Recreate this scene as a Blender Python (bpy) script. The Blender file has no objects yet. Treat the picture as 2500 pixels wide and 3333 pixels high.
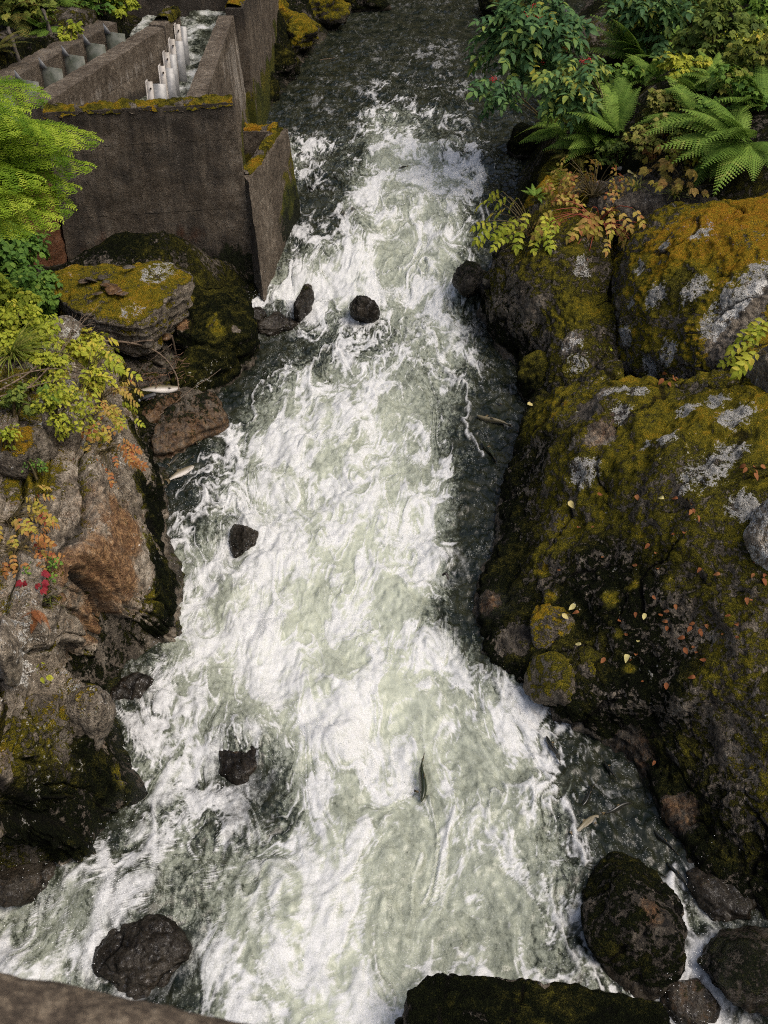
import bpy, math, random
import numpy as np
from mathutils import Vector, Matrix
from mathutils.bvhtree import BVHTree

SC = bpy.context.scene
COL = SC.collection
R = math.radians
rng = np.random.default_rng(7)
random.seed(7)

# ------------------------------------------------------------------ camera
CAMH, PITCH, FPX = 11.0, R(38.0), 3646.0
cam_d = bpy.data.cameras.new('camera')
cam = bpy.data.objects.new('camera', cam_d)
COL.objects.link(cam)
cam.location = (0, 0, CAMH)
cam.rotation_euler = (R(90) - PITCH, 0, 0)
cam_d.lens = 35.0
cam_d.sensor_fit = 'VERTICAL'
cam_d.sensor_height = 35.0 * 3333.0 / FPX
cam_d.clip_start = 0.05
cam_d.clip_end = 900.0
cam_d.dof.use_dof = True
cam_d.dof.focus_distance = 17.0
cam_d.dof.aperture_fstop = 7.0
SC.camera = cam

# ------------------------------------------------------------------ sky, sun, exposure
SUN_EL, SUN_AZ = R(58.0), R(118.0)          # azimuth clockwise from +Y
world = bpy.data.worlds.new('World')
SC.world = world
world.use_nodes = True
wn = world.node_tree
sky = wn.nodes.new('ShaderNodeTexSky')
sky.sky_type = 'NISHITA'
sky.sun_disc = False
sky.sun_elevation = SUN_EL
sky.sun_rotation = SUN_AZ
sky.air_density = 1.0
sky.dust_density = 6.0
sky.ozone_density = 0.6
bgn = [n for n in wn.nodes if n.type == 'BACKGROUND'][0]
bgn.inputs['Strength'].default_value = 0.125
wn.links.new(sky.outputs[0], bgn.inputs['Color'])
sun_d = bpy.data.lights.new('sun', 'SUN')
sun_d.energy = 1.1
sun_d.angle = R(32.0)
sun_d.color = (1.0, 0.95, 0.87)
sun = bpy.data.objects.new('sun', sun_d)
COL.objects.link(sun)
sdir = Vector((math.sin(SUN_AZ) * math.cos(SUN_EL), math.cos(SUN_AZ) * math.cos(SUN_EL), math.sin(SUN_EL)))
sun.rotation_euler = sdir.to_track_quat('Z', 'Y').to_euler()
sun.location = (20, -5, 40)
SC.view_settings.view_transform = 'Standard'
SC.view_settings.look = 'None'
SC.view_settings.gamma = 1.0
SC.view_settings.exposure = 0.5
SC.cycles.max_bounces = 4
SC.cycles.diffuse_bounces = 3
SC.cycles.glossy_bounces = 2
SC.cycles.use_adaptive_sampling = True
SC.cycles.adaptive_threshold = 0.015
SC.cycles.caustics_reflective = False
SC.cycles.use_denoising = False
SC.cycles.filter_width = 1.1

# ------------------------------------------------------------------ photo pixel -> place
CP, SP = math.cos(PITCH), math.sin(PITCH)


def ray(px, py):
    a = (px - 1250.0) / FPX
    b = (1666.5 - py) / FPX
    return np.array([a, CP + b * SP, -SP + b * CP])


def P(px, py, z):
    d = ray(px, py)
    t = (z - CAMH) / d[2]
    return np.array([0, 0, CAMH]) + d * t


def PY(px, py, y):
    d = ray(px, py)
    return np.array([0, 0, CAMH]) + d * (y / d[1])


ZWY = [0, 9, 14, 18, 20.4, 21.8, 24, 30, 60]
ZWZ = [-.02, 0, .12, .32, .5, .95, 1.08, 1.22, 1.4]


def zw(y):
    return np.interp(y, ZWY, ZWZ)


def PW(px, py):
    z = 0.3
    for _ in range(12):
        p = P(px, py, z)
        z = float(zw(p[1]))
    return p


# ------------------------------------------------------------------ noise
_pr = np.random.default_rng(3)
_perm = _pr.permutation(256)
_perm = np.concatenate([_perm, _perm, _perm])
_g = _pr.normal(size=(256, 3))
_g /= np.linalg.norm(_g, axis=1)[:, None]


def pn(p):
    p = np.asarray(p, dtype=np.float64)
    i = np.floor(p).astype(np.int64)
    f = p - i
    i &= 255
    u = f * f * f * (f * (f * 6 - 15) + 10)
    out = 0.0
    for dx in (0, 1):
        wx = u[:, 0] if dx else 1 - u[:, 0]
        a = _perm[(i[:, 0] + dx) & 255]
        for dy in (0, 1):
            wy = u[:, 1] if dy else 1 - u[:, 1]
            b = _perm[(a + i[:, 1] + dy) & 255]
            for dz in (0, 1):
                wz = u[:, 2] if dz else 1 - u[:, 2]
                g = _g[_perm[(b + i[:, 2] + dz) & 255]]
                out = out + wx * wy * wz * (g[:, 0] * (f[:, 0] - dx) + g[:, 1] * (f[:, 1] - dy) + g[:, 2] * (f[:, 2] - dz))
    return out * 1.5


def fbm(p, s=1.0, o=4, off=0.0, g=.5):
    p = np.asarray(p) * s + off
    r, a = 0, 1.0
    for k in range(o):
        r = r + a * pn(p)
        p = p * 2.03 + 17.3
        a *= g
    return r


def ridged(p, s=1.0, o=3, off=0.0):
    p = np.asarray(p) * s + off
    r, a = 0, 1.0
    for k in range(o):
        r = r + a * (1 - 2 * np.abs(pn(p)))
        p = p * 2.1 + 11.1
        a *= .5
    return r


def sst(x, a, b):
    t = np.clip((x - a) / (b - a), 0, 1)
    return t * t * (3 - 2 * t)


# ------------------------------------------------------------------ scene objects
def tag(o, label=None, cat=None, group=None, kind=None):
    if label:
        o['label'] = label
    if cat:
        o['category'] = cat
    if group:
        o['group'] = group
    if kind:
        o['kind'] = kind
    return o


def mesh_data(name, V, F, mat=None, attrs=None, smooth=True):
    V = np.asarray(V, dtype=np.float32)
    me = bpy.data.meshes.new(name)
    me.vertices.add(len(V))
    me.vertices.foreach_set('co', V.ravel())
    if isinstance(F, np.ndarray):
        k = F.shape[1]
        me.loops.add(F.size)
        me.polygons.add(len(F))
        me.loops.foreach_set('vertex_index', F.astype(np.int32).ravel())
        me.polygons.foreach_set('loop_start', np.arange(0, F.size, k, dtype=np.int32))
    else:
        flat = [i for f in F for i in f]
        st, c = [], 0
        for f in F:
            st.append(c)
            c += len(f)
        me.loops.add(len(flat))
        me.polygons.add(len(F))
        me.loops.foreach_set('vertex_index', flat)
        me.polygons.foreach_set('loop_start', st)
    me.update(calc_edges=True)
    me.validate()
    if smooth:
        me.polygons.foreach_set('use_smooth', np.ones(len(me.polygons), dtype=bool))
    if attrs:
        for n, v in attrs.items():
            v = np.asarray(v, dtype=np.float32)
            if v.ndim == 2:
                a = me.attributes.new(n, 'FLOAT_VECTOR', 'POINT')
                a.data.foreach_set('vector', v.ravel())
            else:
                a = me.attributes.new(n, 'FLOAT', 'POINT')
                a.data.foreach_set('value', v)
    if mat:
        me.materials.append(mat)
    return me


def ob(name, me, parent=None, loc=None):
    o = bpy.data.objects.new(name, me)
    COL.objects.link(o)
    if parent:
        o.parent = parent
    if loc is not None:
        o.location = Vector([float(v) for v in loc])
    return o


def wmesh(name, V, F, mat, attrs=None, parent=None, smooth=True):
    """mesh given in world coordinates; origin goes to its base"""
    V = np.asarray(V, dtype=np.float64)
    if parent is None:
        org = np.array([V[:, 0].mean(), V[:, 1].mean(), V[:, 2].min()])
    else:
        org = np.array(parent.location)
    me = mesh_data(name, V - org, F, mat, attrs, smooth)
    return ob(name, me, parent, org if parent is None else None)


def empty(name, loc, label=None, cat=None, group=None):
    o = bpy.data.objects.new(name, None)
    o.empty_display_size = .2
    COL.objects.link(o)
    o.location = Vector([float(v) for v in loc])
    return tag(o, label, cat, group)


def gridfaces(nu, nv, wrapv=False):
    i = np.arange(nu - 1)[:, None]
    j = np.arange(nv if wrapv else nv - 1)[None, :]
    j2 = (j + 1) % nv
    a = i * nv + j
    b = i * nv + j2
    c = (i + 1) * nv + j2
    d = (i + 1) * nv + j
    return np.stack([a + 0 * b, b, c, d], -1).reshape(-1, 4)


def catmull(A, n, axis=0, closed=False):
    """resample control array along axis to n samples with Catmull-Rom"""
    A = np.moveaxis(np.asarray(A, dtype=float), axis, 0)
    k = len(A)
    if closed:
        t = np.arange(n) / n * k
    else:
        t = np.linspace(0, k - 1, n)
    i = np.floor(t).astype(int)
    if not closed:
        i = np.minimum(i, k - 2)
    f = t - i

    def g(j):
        return A[j % k] if closed else A[np.clip(j, 0, k - 1)]
    p0, p1, p2, p3 = g(i - 1), g(i), g(i + 1), g(i + 2)
    f = f.reshape((-1,) + (1,) * (A.ndim - 1))
    o = .5 * (2 * p1 + (p2 - p0) * f + (2 * p0 - 5 * p1 + 4 * p2 - p3) * f ** 2 + (3 * p1 - p0 - 3 * p2 + p3) * f ** 3)
    return np.moveaxis(o, 0, axis)


def vnormals(V, F):
    F = np.asarray(F)
    n = np.cross(V[F[:, 2]] - V[F[:, 0]], V[F[:, 3 if F.shape[1] == 4 else 1]] - V[F[:, 1 if F.shape[1] == 4 else 0]])
    if F.shape[1] == 3:
        n = np.cross(V[F[:, 1]] - V[F[:, 0]], V[F[:, 2]] - V[F[:, 0]])
    N = np.zeros_like(V)
    for k in range(F.shape[1]):
        np.add.at(N, F[:, k], n)
    N /= np.linalg.norm(N, axis=1)[:, None] + 1e-9
    return N


# ------------------------------------------------------------------ shader helpers
class NT:
    def __init__(self, name):
        self.m = bpy.data.materials.new(name)
        self.m.use_nodes = True
        self.t = self.m.node_tree
        self.t.nodes.clear()
        self.out = self.t.nodes.new('ShaderNodeOutputMaterial')

    def n(self, typ, **kw):
        nd = self.t.nodes.new('ShaderNode' + typ)
        for k, v in kw.items():
            if hasattr(nd, k):
                setattr(nd, k, v)
        return nd

    def set(self, sock, v):
        if isinstance(v, bpy.types.NodeSocket):
            self.t.links.new(v, sock)
        elif isinstance(v, (tuple, list)) and len(v) == 3 and sock.type == 'RGBA':
            sock.default_value = (*v, 1)
        else:
            sock.default_value = v

    def attr(self, name, vec=False):
        a = self.n('Attribute', attribute_name=name)
        return a.outputs['Vector' if vec else 'Fac']

    def math(self, op, a, b=0.0, c=None, clamp=False):
        m = self.n('Math', operation=op, use_clamp=clamp)
        self.set(m.inputs[0], a)
        self.set(m.inputs[1], b)
        if c is not None:
            self.set(m.inputs[2], c)
        return m.outputs[0]

    def mad(self, a, b, c):
        return self.math('MULTIPLY_ADD', a, b, c)

    def ss(self, v, a, b):
        m = self.n('MapRange', interpolation_type='SMOOTHSTEP')
        self.set(m.inputs['Value'], v)
        self.set(m.inputs['From Min'], a)
        self.set(m.inputs['From Max'], b)
        return m.outputs[0]

    def mix(self, f, a, b):
        m = self.n('Mix', data_type='RGBA')
        self.set(m.inputs[0], f)
        self.set(m.inputs[6], a)
        self.set(m.inputs[7], b)
        return m.outputs[2]

    def fmix(self, f, a, b):
        m = self.n('Mix', data_type='FLOAT')
        self.set(m.inputs[0], f)
        self.set(m.inputs[2], a)
        self.set(m.inputs[3], b)
        return m.outputs[0]

    def noise(self, vec, scale, detail=4.0, rough=.55, dist=0.0):
        m = self.n('TexNoise')
        if vec is not None:
            self.set(m.inputs['Vector'], vec)
        m.inputs['Scale'].default_value = scale
        m.inputs['Detail'].default_value = detail
        m.inputs['Roughness'].default_value = rough
        m.inputs['Distortion'].default_value = dist
        return m.outputs[0]

    def voro(self, vec, scale, feature='F1'):
        m = self.n('TexVoronoi', feature=feature)
        self.set(m.inputs['Vector'], vec)
        m.inputs['Scale'].default_value = scale
        return m.outputs[0]

    def ramp(self, f, stops):
        m = self.n('ValToRGB')
        e = m.color_ramp.elements
        while len(e) > 1:
            e.remove(e[-1])
        e[0].position = stops[0][0]
        e[0].color = (*stops[0][1], 1)
        for p, c in stops[1:]:
            x = e.new(p)
            x.color = (*c, 1)
        self.set(m.inputs[0], f)
        return m.outputs[0]

    def pos(self):
        return self.n('NewGeometry').outputs['Position']

    def scale(self, v, s):
        m = self.n('Mapping')
        self.set(m.inputs[0], v)
        m.inputs['Scale'].default_value = s
        return m.outputs[0]

    def bump(self, h, strength=.5, dist=.02, normal=None):
        b = self.n('Bump')
        self.set(b.inputs['Height'], h)
        b.inputs['Strength'].default_value = strength
        b.inputs['Distance'].default_value = dist
        if normal is not None:
            self.set(b.inputs['Normal'], normal)
        return b.outputs[0]

    def principled(self, col, rough=.7, spec=.5, normal=None, metal=0.0, **kw):
        p = self.n('BsdfPrincipled')
        self.set(p.inputs['Base Color'], col)
        self.set(p.inputs['Roughness'], rough)
        self.set(p.inputs['Specular IOR Level'], spec)
        self.set(p.inputs['Metallic'], metal)
        for k, v in kw.items():
            self.set(p.inputs[k], v)
        if normal is not None:
            self.set(p.inputs['Normal'], normal)
        return p.outputs[0]

    def done(self, sh):
        self.t.links.new(sh, self.out.inputs['Surface'])
        return self.m


def rock_material():
    t = NT('rock')
    p = t.pos()
    n1 = t.noise(p, 1.9, 3, .6)
    n2 = t.noise(p, 10.0, 4, .68)
    n3 = t.noise(p, 42.0, 3, .7)
    n4 = t.noise(p, 4.2, 4, .65, 1.0)
    n5 = t.noise(p, 22.0, 3, .7)
    sk = t.noise(t.scale(p, (16., 2.2, 3.2)), 1.0, 3, .65)
    c = lambda n: t.math('SUBTRACT', n, .5)
    base, moss, tone = t.attr('base'), t.attr('moss'), t.attr('tone')
    lich, wet, rust, crack = t.attr('lichen'), t.attr('wet'), t.attr('rust'), t.attr('crack')
    # bare stone
    sn = t.mad(c(n1), .5, t.mad(c(n2), .75, t.mad(c(n3), .55, t.mad(c(sk), .55, .5))))
    stone = t.ramp(sn, [(.2, (.016, .013, .010)), (.38, (.075, .062, .046)), (.53, (.17, .143, .108)), (.68, (.28, .245, .195)), (.86, (.46, .43, .37))])
    bm = t.n('VectorMath', operation='SCALE')
    t.set(bm.inputs[0], stone)
    t.set(bm.inputs['Scale'], t.mad(base, 1.3, .12))
    stone = bm.outputs[0]
    rustm = t.ss(t.mad(c(n4), 1.1, t.mad(c(sk), .5, rust)), .35, .85)
    rc = t.ramp(t.mad(c(n2), 1.1, t.mad(c(n3), .5, .5)), [(.2, (.03, .012, .006)), (.45, (.14, .068, .026)), (.65, (.32, .18, .075)), (.85, (.48, .32, .16))])
    col = t.mix(t.math('MULTIPLY', rustm, .88), stone, rc)
    # moss
    mm = t.mad(c(n2), 1.1, t.mad(c(n4), 1.1, moss))
    mm = t.ss(t.mad(c(n5), .8, t.mad(c(n3), .4, mm)), .42, .58)
    tn = t.mad(c(n4), .8, t.mad(c(n3), .6, t.mad(c(n2), .6, tone)))
    mc = t.ramp(tn, [(.0, (.004, .005, .002)), (.2, (.010, .013, .004)), (.36, (.048, .045, .010)), (.5, (.12, .11, .015)), (.66, (.23, .19, .017)), (.8, (.36, .23, .018)), (1.0, (.40, .19, .018))])
    mh = t.noise(p, 85.0, 2, .75)
    mm2 = t.n('VectorMath', operation='SCALE')
    t.set(mm2.inputs[0], mc)
    t.set(mm2.inputs['Scale'], t.fmix(t.ss(mh, .32, .62), .25, 1.3))
    col = t.mix(mm, col, mm2.outputs[0])
    # lichen crust
    lm = t.mad(c(n4), 1.5, t.mad(c(n3), .9, t.mad(c(n2), 1.1, lich)))
    lm = t.ss(lm, .52, .6)
    lc = t.ramp(t.mad(c(n3), 1.2, t.mad(c(n5), .8, .5)), [(.2, (.03, .03, .026)), (.34, (.25, .245, .22)), (.52, (.55, .54, .5)), (.85, (.72, .71, .67))])
    col = t.mix(lm, col, lc)
    col = t.mix(t.math('MULTIPLY', t.ss(crack, .25, .8), .8), col, (.008, .007, .006))
    dk = t.n('VectorMath', operation='SCALE')
    t.set(dk.inputs[0], col)
    t.set(dk.inputs['Scale'], t.fmix(wet, 1.0, .5))
    h = t.mad(n2, .8, t.mad(n5, .6, t.mad(n3, .45, t.math('MULTIPLY', t.math('MULTIPLY', mm, mh), 1.2))))
    nb_ = t.n('Bump')
    t.set(nb_.inputs['Height'], h)
    t.set(nb_.inputs['Strength'], t.fmix(wet, 1.0, .35))
    nb_.inputs['Distance'].default_value = .07
    nrm = nb_.outputs[0]
    rough = t.fmix(wet, .85, t.mad(n3, .35, .08))
    spec = t.fmix(mm, t.fmix(wet, .25, t.mad(t.ss(n5, .52, .66), .5, .1)), t.fmix(wet, .06, .16))
    return t.done(t.principled(dk.outputs[0], rough, spec, nrm))


ROCK = rock_material()


def concrete_material():
    t = NT('weathered_concrete')
    p = t.pos()
    n1 = t.noise(p, 1.3, 6, .6)
    n2 = t.noise(p, 9.0, 6, .7)
    n3 = t.noise(p, 50.0, 4, .75)
    st = t.noise(t.scale(p, (5.0, 5.0, .8)), 1.0, 6, .65, .4)
    dark, pale, moss, tone, rust = (t.attr(k) for k in ('dark', 'pale', 'moss', 'tone', 'rust'))
    cc = lambda n: t.math('SUBTRACT', n, .5)
    col = t.ramp(t.mad(cc(n1), .7, t.mad(cc(n2), .9, t.mad(cc(n3), .9, .5))), [(.2, (.028, .021, .014)), (.45, (.092, .073, .053)), (.6, (.15, .124, .094)), (.8, (.31, .27, .215))])
    dm = t.ss(t.mad(t.math('SUBTRACT', n2, .5), 1.3, t.mad(t.math('SUBTRACT', n1, .5), .8, t.mad(t.math('SUBTRACT', st, .5), 1.7, dark))), .15, .8)
    col = t.mix(t.math('MULTIPLY', dm, .88), col, t.mix(n3, (.012, .01, .008), (.05, .042, .034)))
    pm = t.ss(t.mad(t.math('SUBTRACT', st, .5), 1.6, pale), .5, .8)
    col = t.mix(t.math('MULTIPLY', pm, .75), col, (.34, .31, .27))
    rm = t.ss(t.mad(t.math('SUBTRACT', n1, .5), 1.2, t.mad(t.math('SUBTRACT', st, .5), .6, rust)), .4, .8)
    col = t.mix(t.math('MULTIPLY', rm, .8), col, t.mix(n2, (.05, .014, .005), (.2, .075, .024)))
    # aggregate grains and air holes
    v = t.voro(p, 16.0)
    holes = t.math('MULTIPLY', t.ss(v, .17, .1), t.ss(n2, .47, .55))
    col = t.mix(t.math('MULTIPLY', holes, .85), col, (.008, .007, .006))
    v2 = t.voro(p, 48.0)
    gr = t.math('MULTIPLY', t.ss(v2, .32, .12), t.ss(n2, .4, .6))
    col = t.mix(t.math('MULTIPLY', gr, .65), col, (.3, .27, .23))
    mm = t.ss(t.mad(t.math('SUBTRACT', n2, .5), 1.2, t.mad(t.math('SUBTRACT', st, .5), .7, moss)), .45, .62)
    tn = t.mad(t.math('SUBTRACT', n2, .5), .6, tone)
    mc = t.ramp(tn, [(.0, (.006, .008, .003)), (.25, (.016, .02, .005)), (.5, (.075, .085, .01)), (.75, (.17, .14, .012)), (1., (.26, .15, .01))])
    mh = t.noise(p, 100.0, 3, .7)
    mx = t.n('VectorMath', operation='SCALE')
    t.set(mx.inputs[0], mc)
    t.set(mx.inputs['Scale'], t.fmix(t.ss(mh, .35, .62), .35, 1.2))
    col = t.mix(mm, col, mx.outputs[0])
    sep = t.n('SeparateXYZ')
    t.set(sep.inputs[0], p)
    fr = t.math('FRACT', t.mad(sep.outputs['Z'], 1.0 / 1.35, t.mad(n1, .02, .28)))
    joint = t.math('MULTIPLY', t.ss(fr, .016, .0), t.ss(n2, .42, .65))
    col = t.mix(t.math('MULTIPLY', joint, .6), col, (.012, .01, .008))
    h = t.mad(n2, .9, t.mad(n3, .8, t.mad(joint, -.5, t.mad(holes, -1.2, t.math('MULTIPLY', mm, mh)))))
    return t.done(t.principled(col, .85, .2, t.bump(h, 1.0, .04)))


CONC = concrete_material()


def simple_mat(name, c0, c1, scale=20.0, rough=.7, spec=.4, metal=0.0, bump=.3):
    t = NT(name)
    tc = t.n('TexCoord').outputs['Object']
    n = t.noise(tc, scale, 5, .6)
    return t.done(t.principled(t.mix(t.ss(n, .3, .7), c0, c1), rough, spec, t.bump(n, bump, .01), metal))


def leaf_mat(name, stops, rough=.5, trans=.3, wob=.55):
    t = NT(name)
    oi = t.n('ObjectInfo').outputs['Random']
    tint = t.attr('tint')
    n = t.noise(t.pos(), 14.0, 3, .6)
    f = t.mad(oi, .3, t.mad(tint, wob, t.math('MULTIPLY', n, .35)))
    col = t.ramp(f, stops)
    a = t.principled(col, rough + .1, .15)
    b = t.n('BsdfTranslucent')
    t.set(b.inputs['Color'], col)
    m = t.n('MixShader')
    m.inputs[0].default_value = trans
    t.t.links.new(a, m.inputs[1])
    t.t.links.new(b.outputs[0], m.inputs[2])
    return t.done(m.outputs[0])

# ================================================================== THE GROUND
LB = [(1130, 20), (1060, 120), (990, 200), (900, 330), (800, 420), (790, 500), (960, 660), (900, 800), (850, 930), (815, 1010), (810, 1130), (700, 1300), (540, 1480), (560, 1700), (575, 1900),
      (565, 2080), (345, 2290), (400, 2420), (470, 2560), (330, 2790), (-100, 2900), (-500, 3000), (-900, 3400)]
RB = [(1900, 20), (1850, 120), (1780, 300), (1700, 500), (1670, 700), (1650, 830), (1600, 1000), (1740, 1250), (1690, 1440), (1650, 1600), (1640, 1750), (1540, 1980), (1620, 2150), (1780, 2310),
      (2000, 2410), (2120, 2570), (2220, 2750), (2420, 2930), (2700, 3200), (2800, 3400)]


def edge_line(pts):
    q = np.array([PW(*p) for p in pts])
    q = q[np.argsort(q[:, 1])]
    return q[:, 1], q[:, 0]


LY, LX = edge_line(LB)
RY, RX = edge_line(RB)


def xl(y):
    return np.interp(y, LY, LX)


def xr(y):
    return np.interp(y, RY, RX)


GC = []          # ground control points (x, y, z)
for px, py, z in [(-100, 1080, 2.2), (-100, 1400, 2.2), (-100, 1800, 2.0), (-100, 2300, 1.7), (-100, 2700, 1.2), (100, 1150, 1.7), (100, 1500, 1.7), (100, 1900, 1.4), (60, 2300, 1.0), (250, 1150, 1.2), (250, 1450, 1.2),
                  (300, 900, .95), (250, 860, .95), (300, 840, .95), (400, 840, .92), (500, 845, .9), (450, 870, .9), (600, 870, .88), (350, 870, .9), (350, 980, .85), (200, 930, 1.0), (160, 870, 1.1), (700, 900, .85), (450, 1150, .7), (520, 1180, .65), (600, 1150, .5), (80, 940, 1.5), (0, 800, 2.0), (-200, 700, 3), (520, 1300, .45), (430, 1250, .6),
                  (0, 130, 4.5), (200, 60, 4.6), (350, 20, 4.7), (60, 240, 4.3), (200, 150, 4.35), (370, 70, 4.4), (300, -10, 4.6), (-200, 200, 4.8), (-200, -50, 6.), (100, -60, 6.), (300, -60, 6.5),
                  (850, 100, 2.6), (900, 20, 3.), (1000, 60, 1.9), (1050, -30, 2.4), (900, 200, 1.8),
                  (1750, 520, 1.7), (1850, 420, 2.3), (1950, 540, 2.6), (2000, 330, 3.1), (2150, 450, 3.1), (2200, 600, 3.0), (2300, 480, 3.4), (2450, 560, 3.3), (2450, 420, 3.8), (2250, 250, 4.2), (2450, 220, 4.7), (2050, 150, 4.),
                  (2250, 60, 5.3), (2480, 30, 6.), (1950, 60, 3.4), (1800, 150, 2.2), (2700, 400, 4.4), (2700, 800, 3.2), (2700, 1200, 2.2), (2300, 900, 2.2), (2300, 1240, 1.5), (2050, 900, 1.4), (2050, 1240, .9),
                  (2300, 1600, 1.4), (2100, 1800, .7), (2500, 2000, 1.3), (2500, 2500, .5), (2700, 1800, 2), (1900, 1500, .6), (1800, 900, .6), (1850, 700, 1.6), (1750, 700, 1.3), (1900, 620, 2.4)]:
    GC.append(P(px, py, z))
GC = np.array(GC)


def ground_z(x, y):
    x = np.asarray(x, dtype=float).ravel()
    y = np.asarray(y, dtype=float).ravel()
    w = zw(y)
    dl = xl(y) - x
    dr = x - xr(y)
    d = np.maximum(dl, dr)
    bank = w + np.clip(d, -1.6, 0) * .8 + np.clip(d, 0, 3) * .55 + np.clip(d - 3, 0, 5) * .42 + np.clip(d - 8, 0, 200) * .75  # outermost side slopes, out of view, raised to shut out low sky
    num = np.zeros_like(x)
    den = np.zeros_like(x)
    for g in GC:
        r2 = (x - g[0]) ** 2 + (y - g[1]) ** 2
        k = np.exp(-r2 / (2 * .9 ** 2)) + 1e-9
        num += k * g[2]
        den += k
    k0 = sst(d, 0.1, .9) * np.clip(den * 2, 0, 1)
    z = bank * (1 - k0) + k0 * num / den
    # pit of the fish ladder
    fl = np.clip((y - 20.0) / 5.7, 0, 1)
    pit = sst(x, -8.2 + 1.9 * fl, -7.9 + 1.9 * fl) * (1 - sst(x, -3.2, -3.0)) * sst(y, 20.2, 20.6) * (1 - sst(y, 31.2, 31.6))
    z = z * (1 - pit) + np.minimum(z, 1.2) * pit
    # the unseen valley head and sides, steepened to block sky reflected in the water
    far = np.clip(y - 44, 0, 300)
    z = z + sst(d, -2, 2) * 0 + far * .85 * sst(far, 0, 8)
    return np.minimum(z, 60)


def build_ground():
    xs = np.concatenate([-np.geomspace(14, 400, 40)[::-1], np.linspace(-13.8, 13.8, 185), np.geomspace(14, 400, 40)])
    ys = np.concatenate([-np.geomspace(1, 250, 24)[::-1] + 1, np.linspace(.5, 50, 300), np.geomspace(51, 450, 45)])
    X, Y = np.meshgrid(xs, ys, indexing='ij')
    Z = ground_z(X, Y).reshape(X.shape)
    V = np.stack([X, Y, Z], -1).reshape(-1, 3)
    d = np.maximum(xl(V[:, 1]) - V[:, 0], V[:, 0] - xr(V[:, 1]))
    V[:, 2] += fbm(V, .8, 4) * .22 * sst(d, -.2, .6) + fbm(V, 3.0, 3) * .06
    far = sst(np.hypot(V[:, 0], V[:, 1] - 20), 30, 60)
    V[:, 2] += far * fbm(V, .12, 3) * 5
    F = gridfaces(len(xs), len(ys))[:, ::-1]
    n = len(V)
    lo = fbm(V, .7, 3, 5)
    A = dict(moss=.62 + lo * .4, tone=.2 + fbm(V, .5, 3, 9) * .22, lichen=np.full(n, -.6), wet=1 - sst(V[:, 2] - zw(V[:, 1]), .02, .15), rust=.25 + lo * .2, base=np.full(n, .4), crack=np.zeros(n))
    o = wmesh('ground', V, F, ROCK, A)
    tag(o, 'dark mossy forest floor rising on both sides of the river', kind='structure')
    return V, F




GV, GF = build_ground()

# ================================================================== ROCKS
ROCKSURF = []      # (verts, faces) used to stand plants on
PUSH = []          # rocks in the stream: (x, y, radius)


def cam_px(V):
    d = V - np.array([0, 0, CAMH])
    dep = d[:, 1] * CP - d[:, 2] * SP
    return 1250 + FPX * d[:, 0] / dep, 1666.5 - FPX * (d[:, 1] * SP + d[:, 2] * CP) / dep, dep


def zones(V, zs, base):
    """soft-edged growth zones round points of the surface: (px, py, z guess, radius m, value)"""
    a = base.copy()
    X, Y, D = cam_px(V)
    for px, py, z, r, v in zs:
        i = np.argmin((X - px) ** 2 + (Y - py) ** 2 + (D - D.min()) * 40)
        d = np.sqrt(((V - V[i]) ** 2).sum(1))
        k = 1 - sst(d, r * .35, r * 1.2)
        a = a * (1 - k) + v * k
    return a


def detail(V, seed, amp=1., crk=.06, csc=.9):
    """mid and fine relief plus a net of narrow cracks, in world space"""
    q = V + np.stack([fbm(V, 1.3, 3, seed + 2), fbm(V, 1.3, 3, seed + 5), fbm(V, 1.3, 3, seed + 8)], 1) * .18
    c1 = np.exp(-(pn(q * csc + seed * 1.7) / .035) ** 2) * sst(pn(q * .6 + seed + 4), -.05, .25)
    c2 = np.exp(-(pn(q * csc * 2.3 + seed + 9) / .05) ** 2) * sst(pn(q * .9 + seed), .0, .3)
    d = amp * (.045 * fbm(V, 3.2, 4, seed + 1, .55) + .022 * ridged(V, 6.5, 3, seed + 6)) - crk * (c1 + .5 * c2)
    return d, np.clip(c1 + .6 * c2, 0, 1)


def rock_attrs(V, N, moss=.3, mossup=.5, tone=.35, toneup=.3, lichen=.1, rust=0., base=.5, wet_h=.35, black_h=.9, seed=0., Z=None):
    Z = Z or {}
    w = zw(V[:, 1])
    h = V[:, 2] - w
    up = np.clip(N[:, 2], -1, 1)
    lo = fbm(V, .9, 3, seed + 3)
    a_moss = moss + mossup * (up - .4) + lo * .25
    a_tone = tone + toneup * (up - .3) + lo * .15
    nearw = 1 - sst(h + lo * .25, wet_h, wet_h + black_h)
    a_tone = a_tone * (1 - nearw) + .12 * nearw
    a_moss = np.maximum(a_moss, nearw * .75)
    wet = 1 - sst(h + lo * .15, .05, wet_h)
    a_moss = a_moss * (1 - .75 * wet)
    a_lich = lichen + fbm(V, .7, 2, seed + 9) * .25 - nearw * .8
    d = dict(moss=a_moss, tone=a_tone, lichen=a_lich, rust=np.full(len(V), rust) + lo * .15, base=np.full(len(V), base) + lo * .15, wet=wet)
    for k, zs in Z.items():
        d[k] = zones(V, zs, d[k])
    return {k: np.clip(v, -.5, 1.3) for k, v in d.items()}


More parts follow.
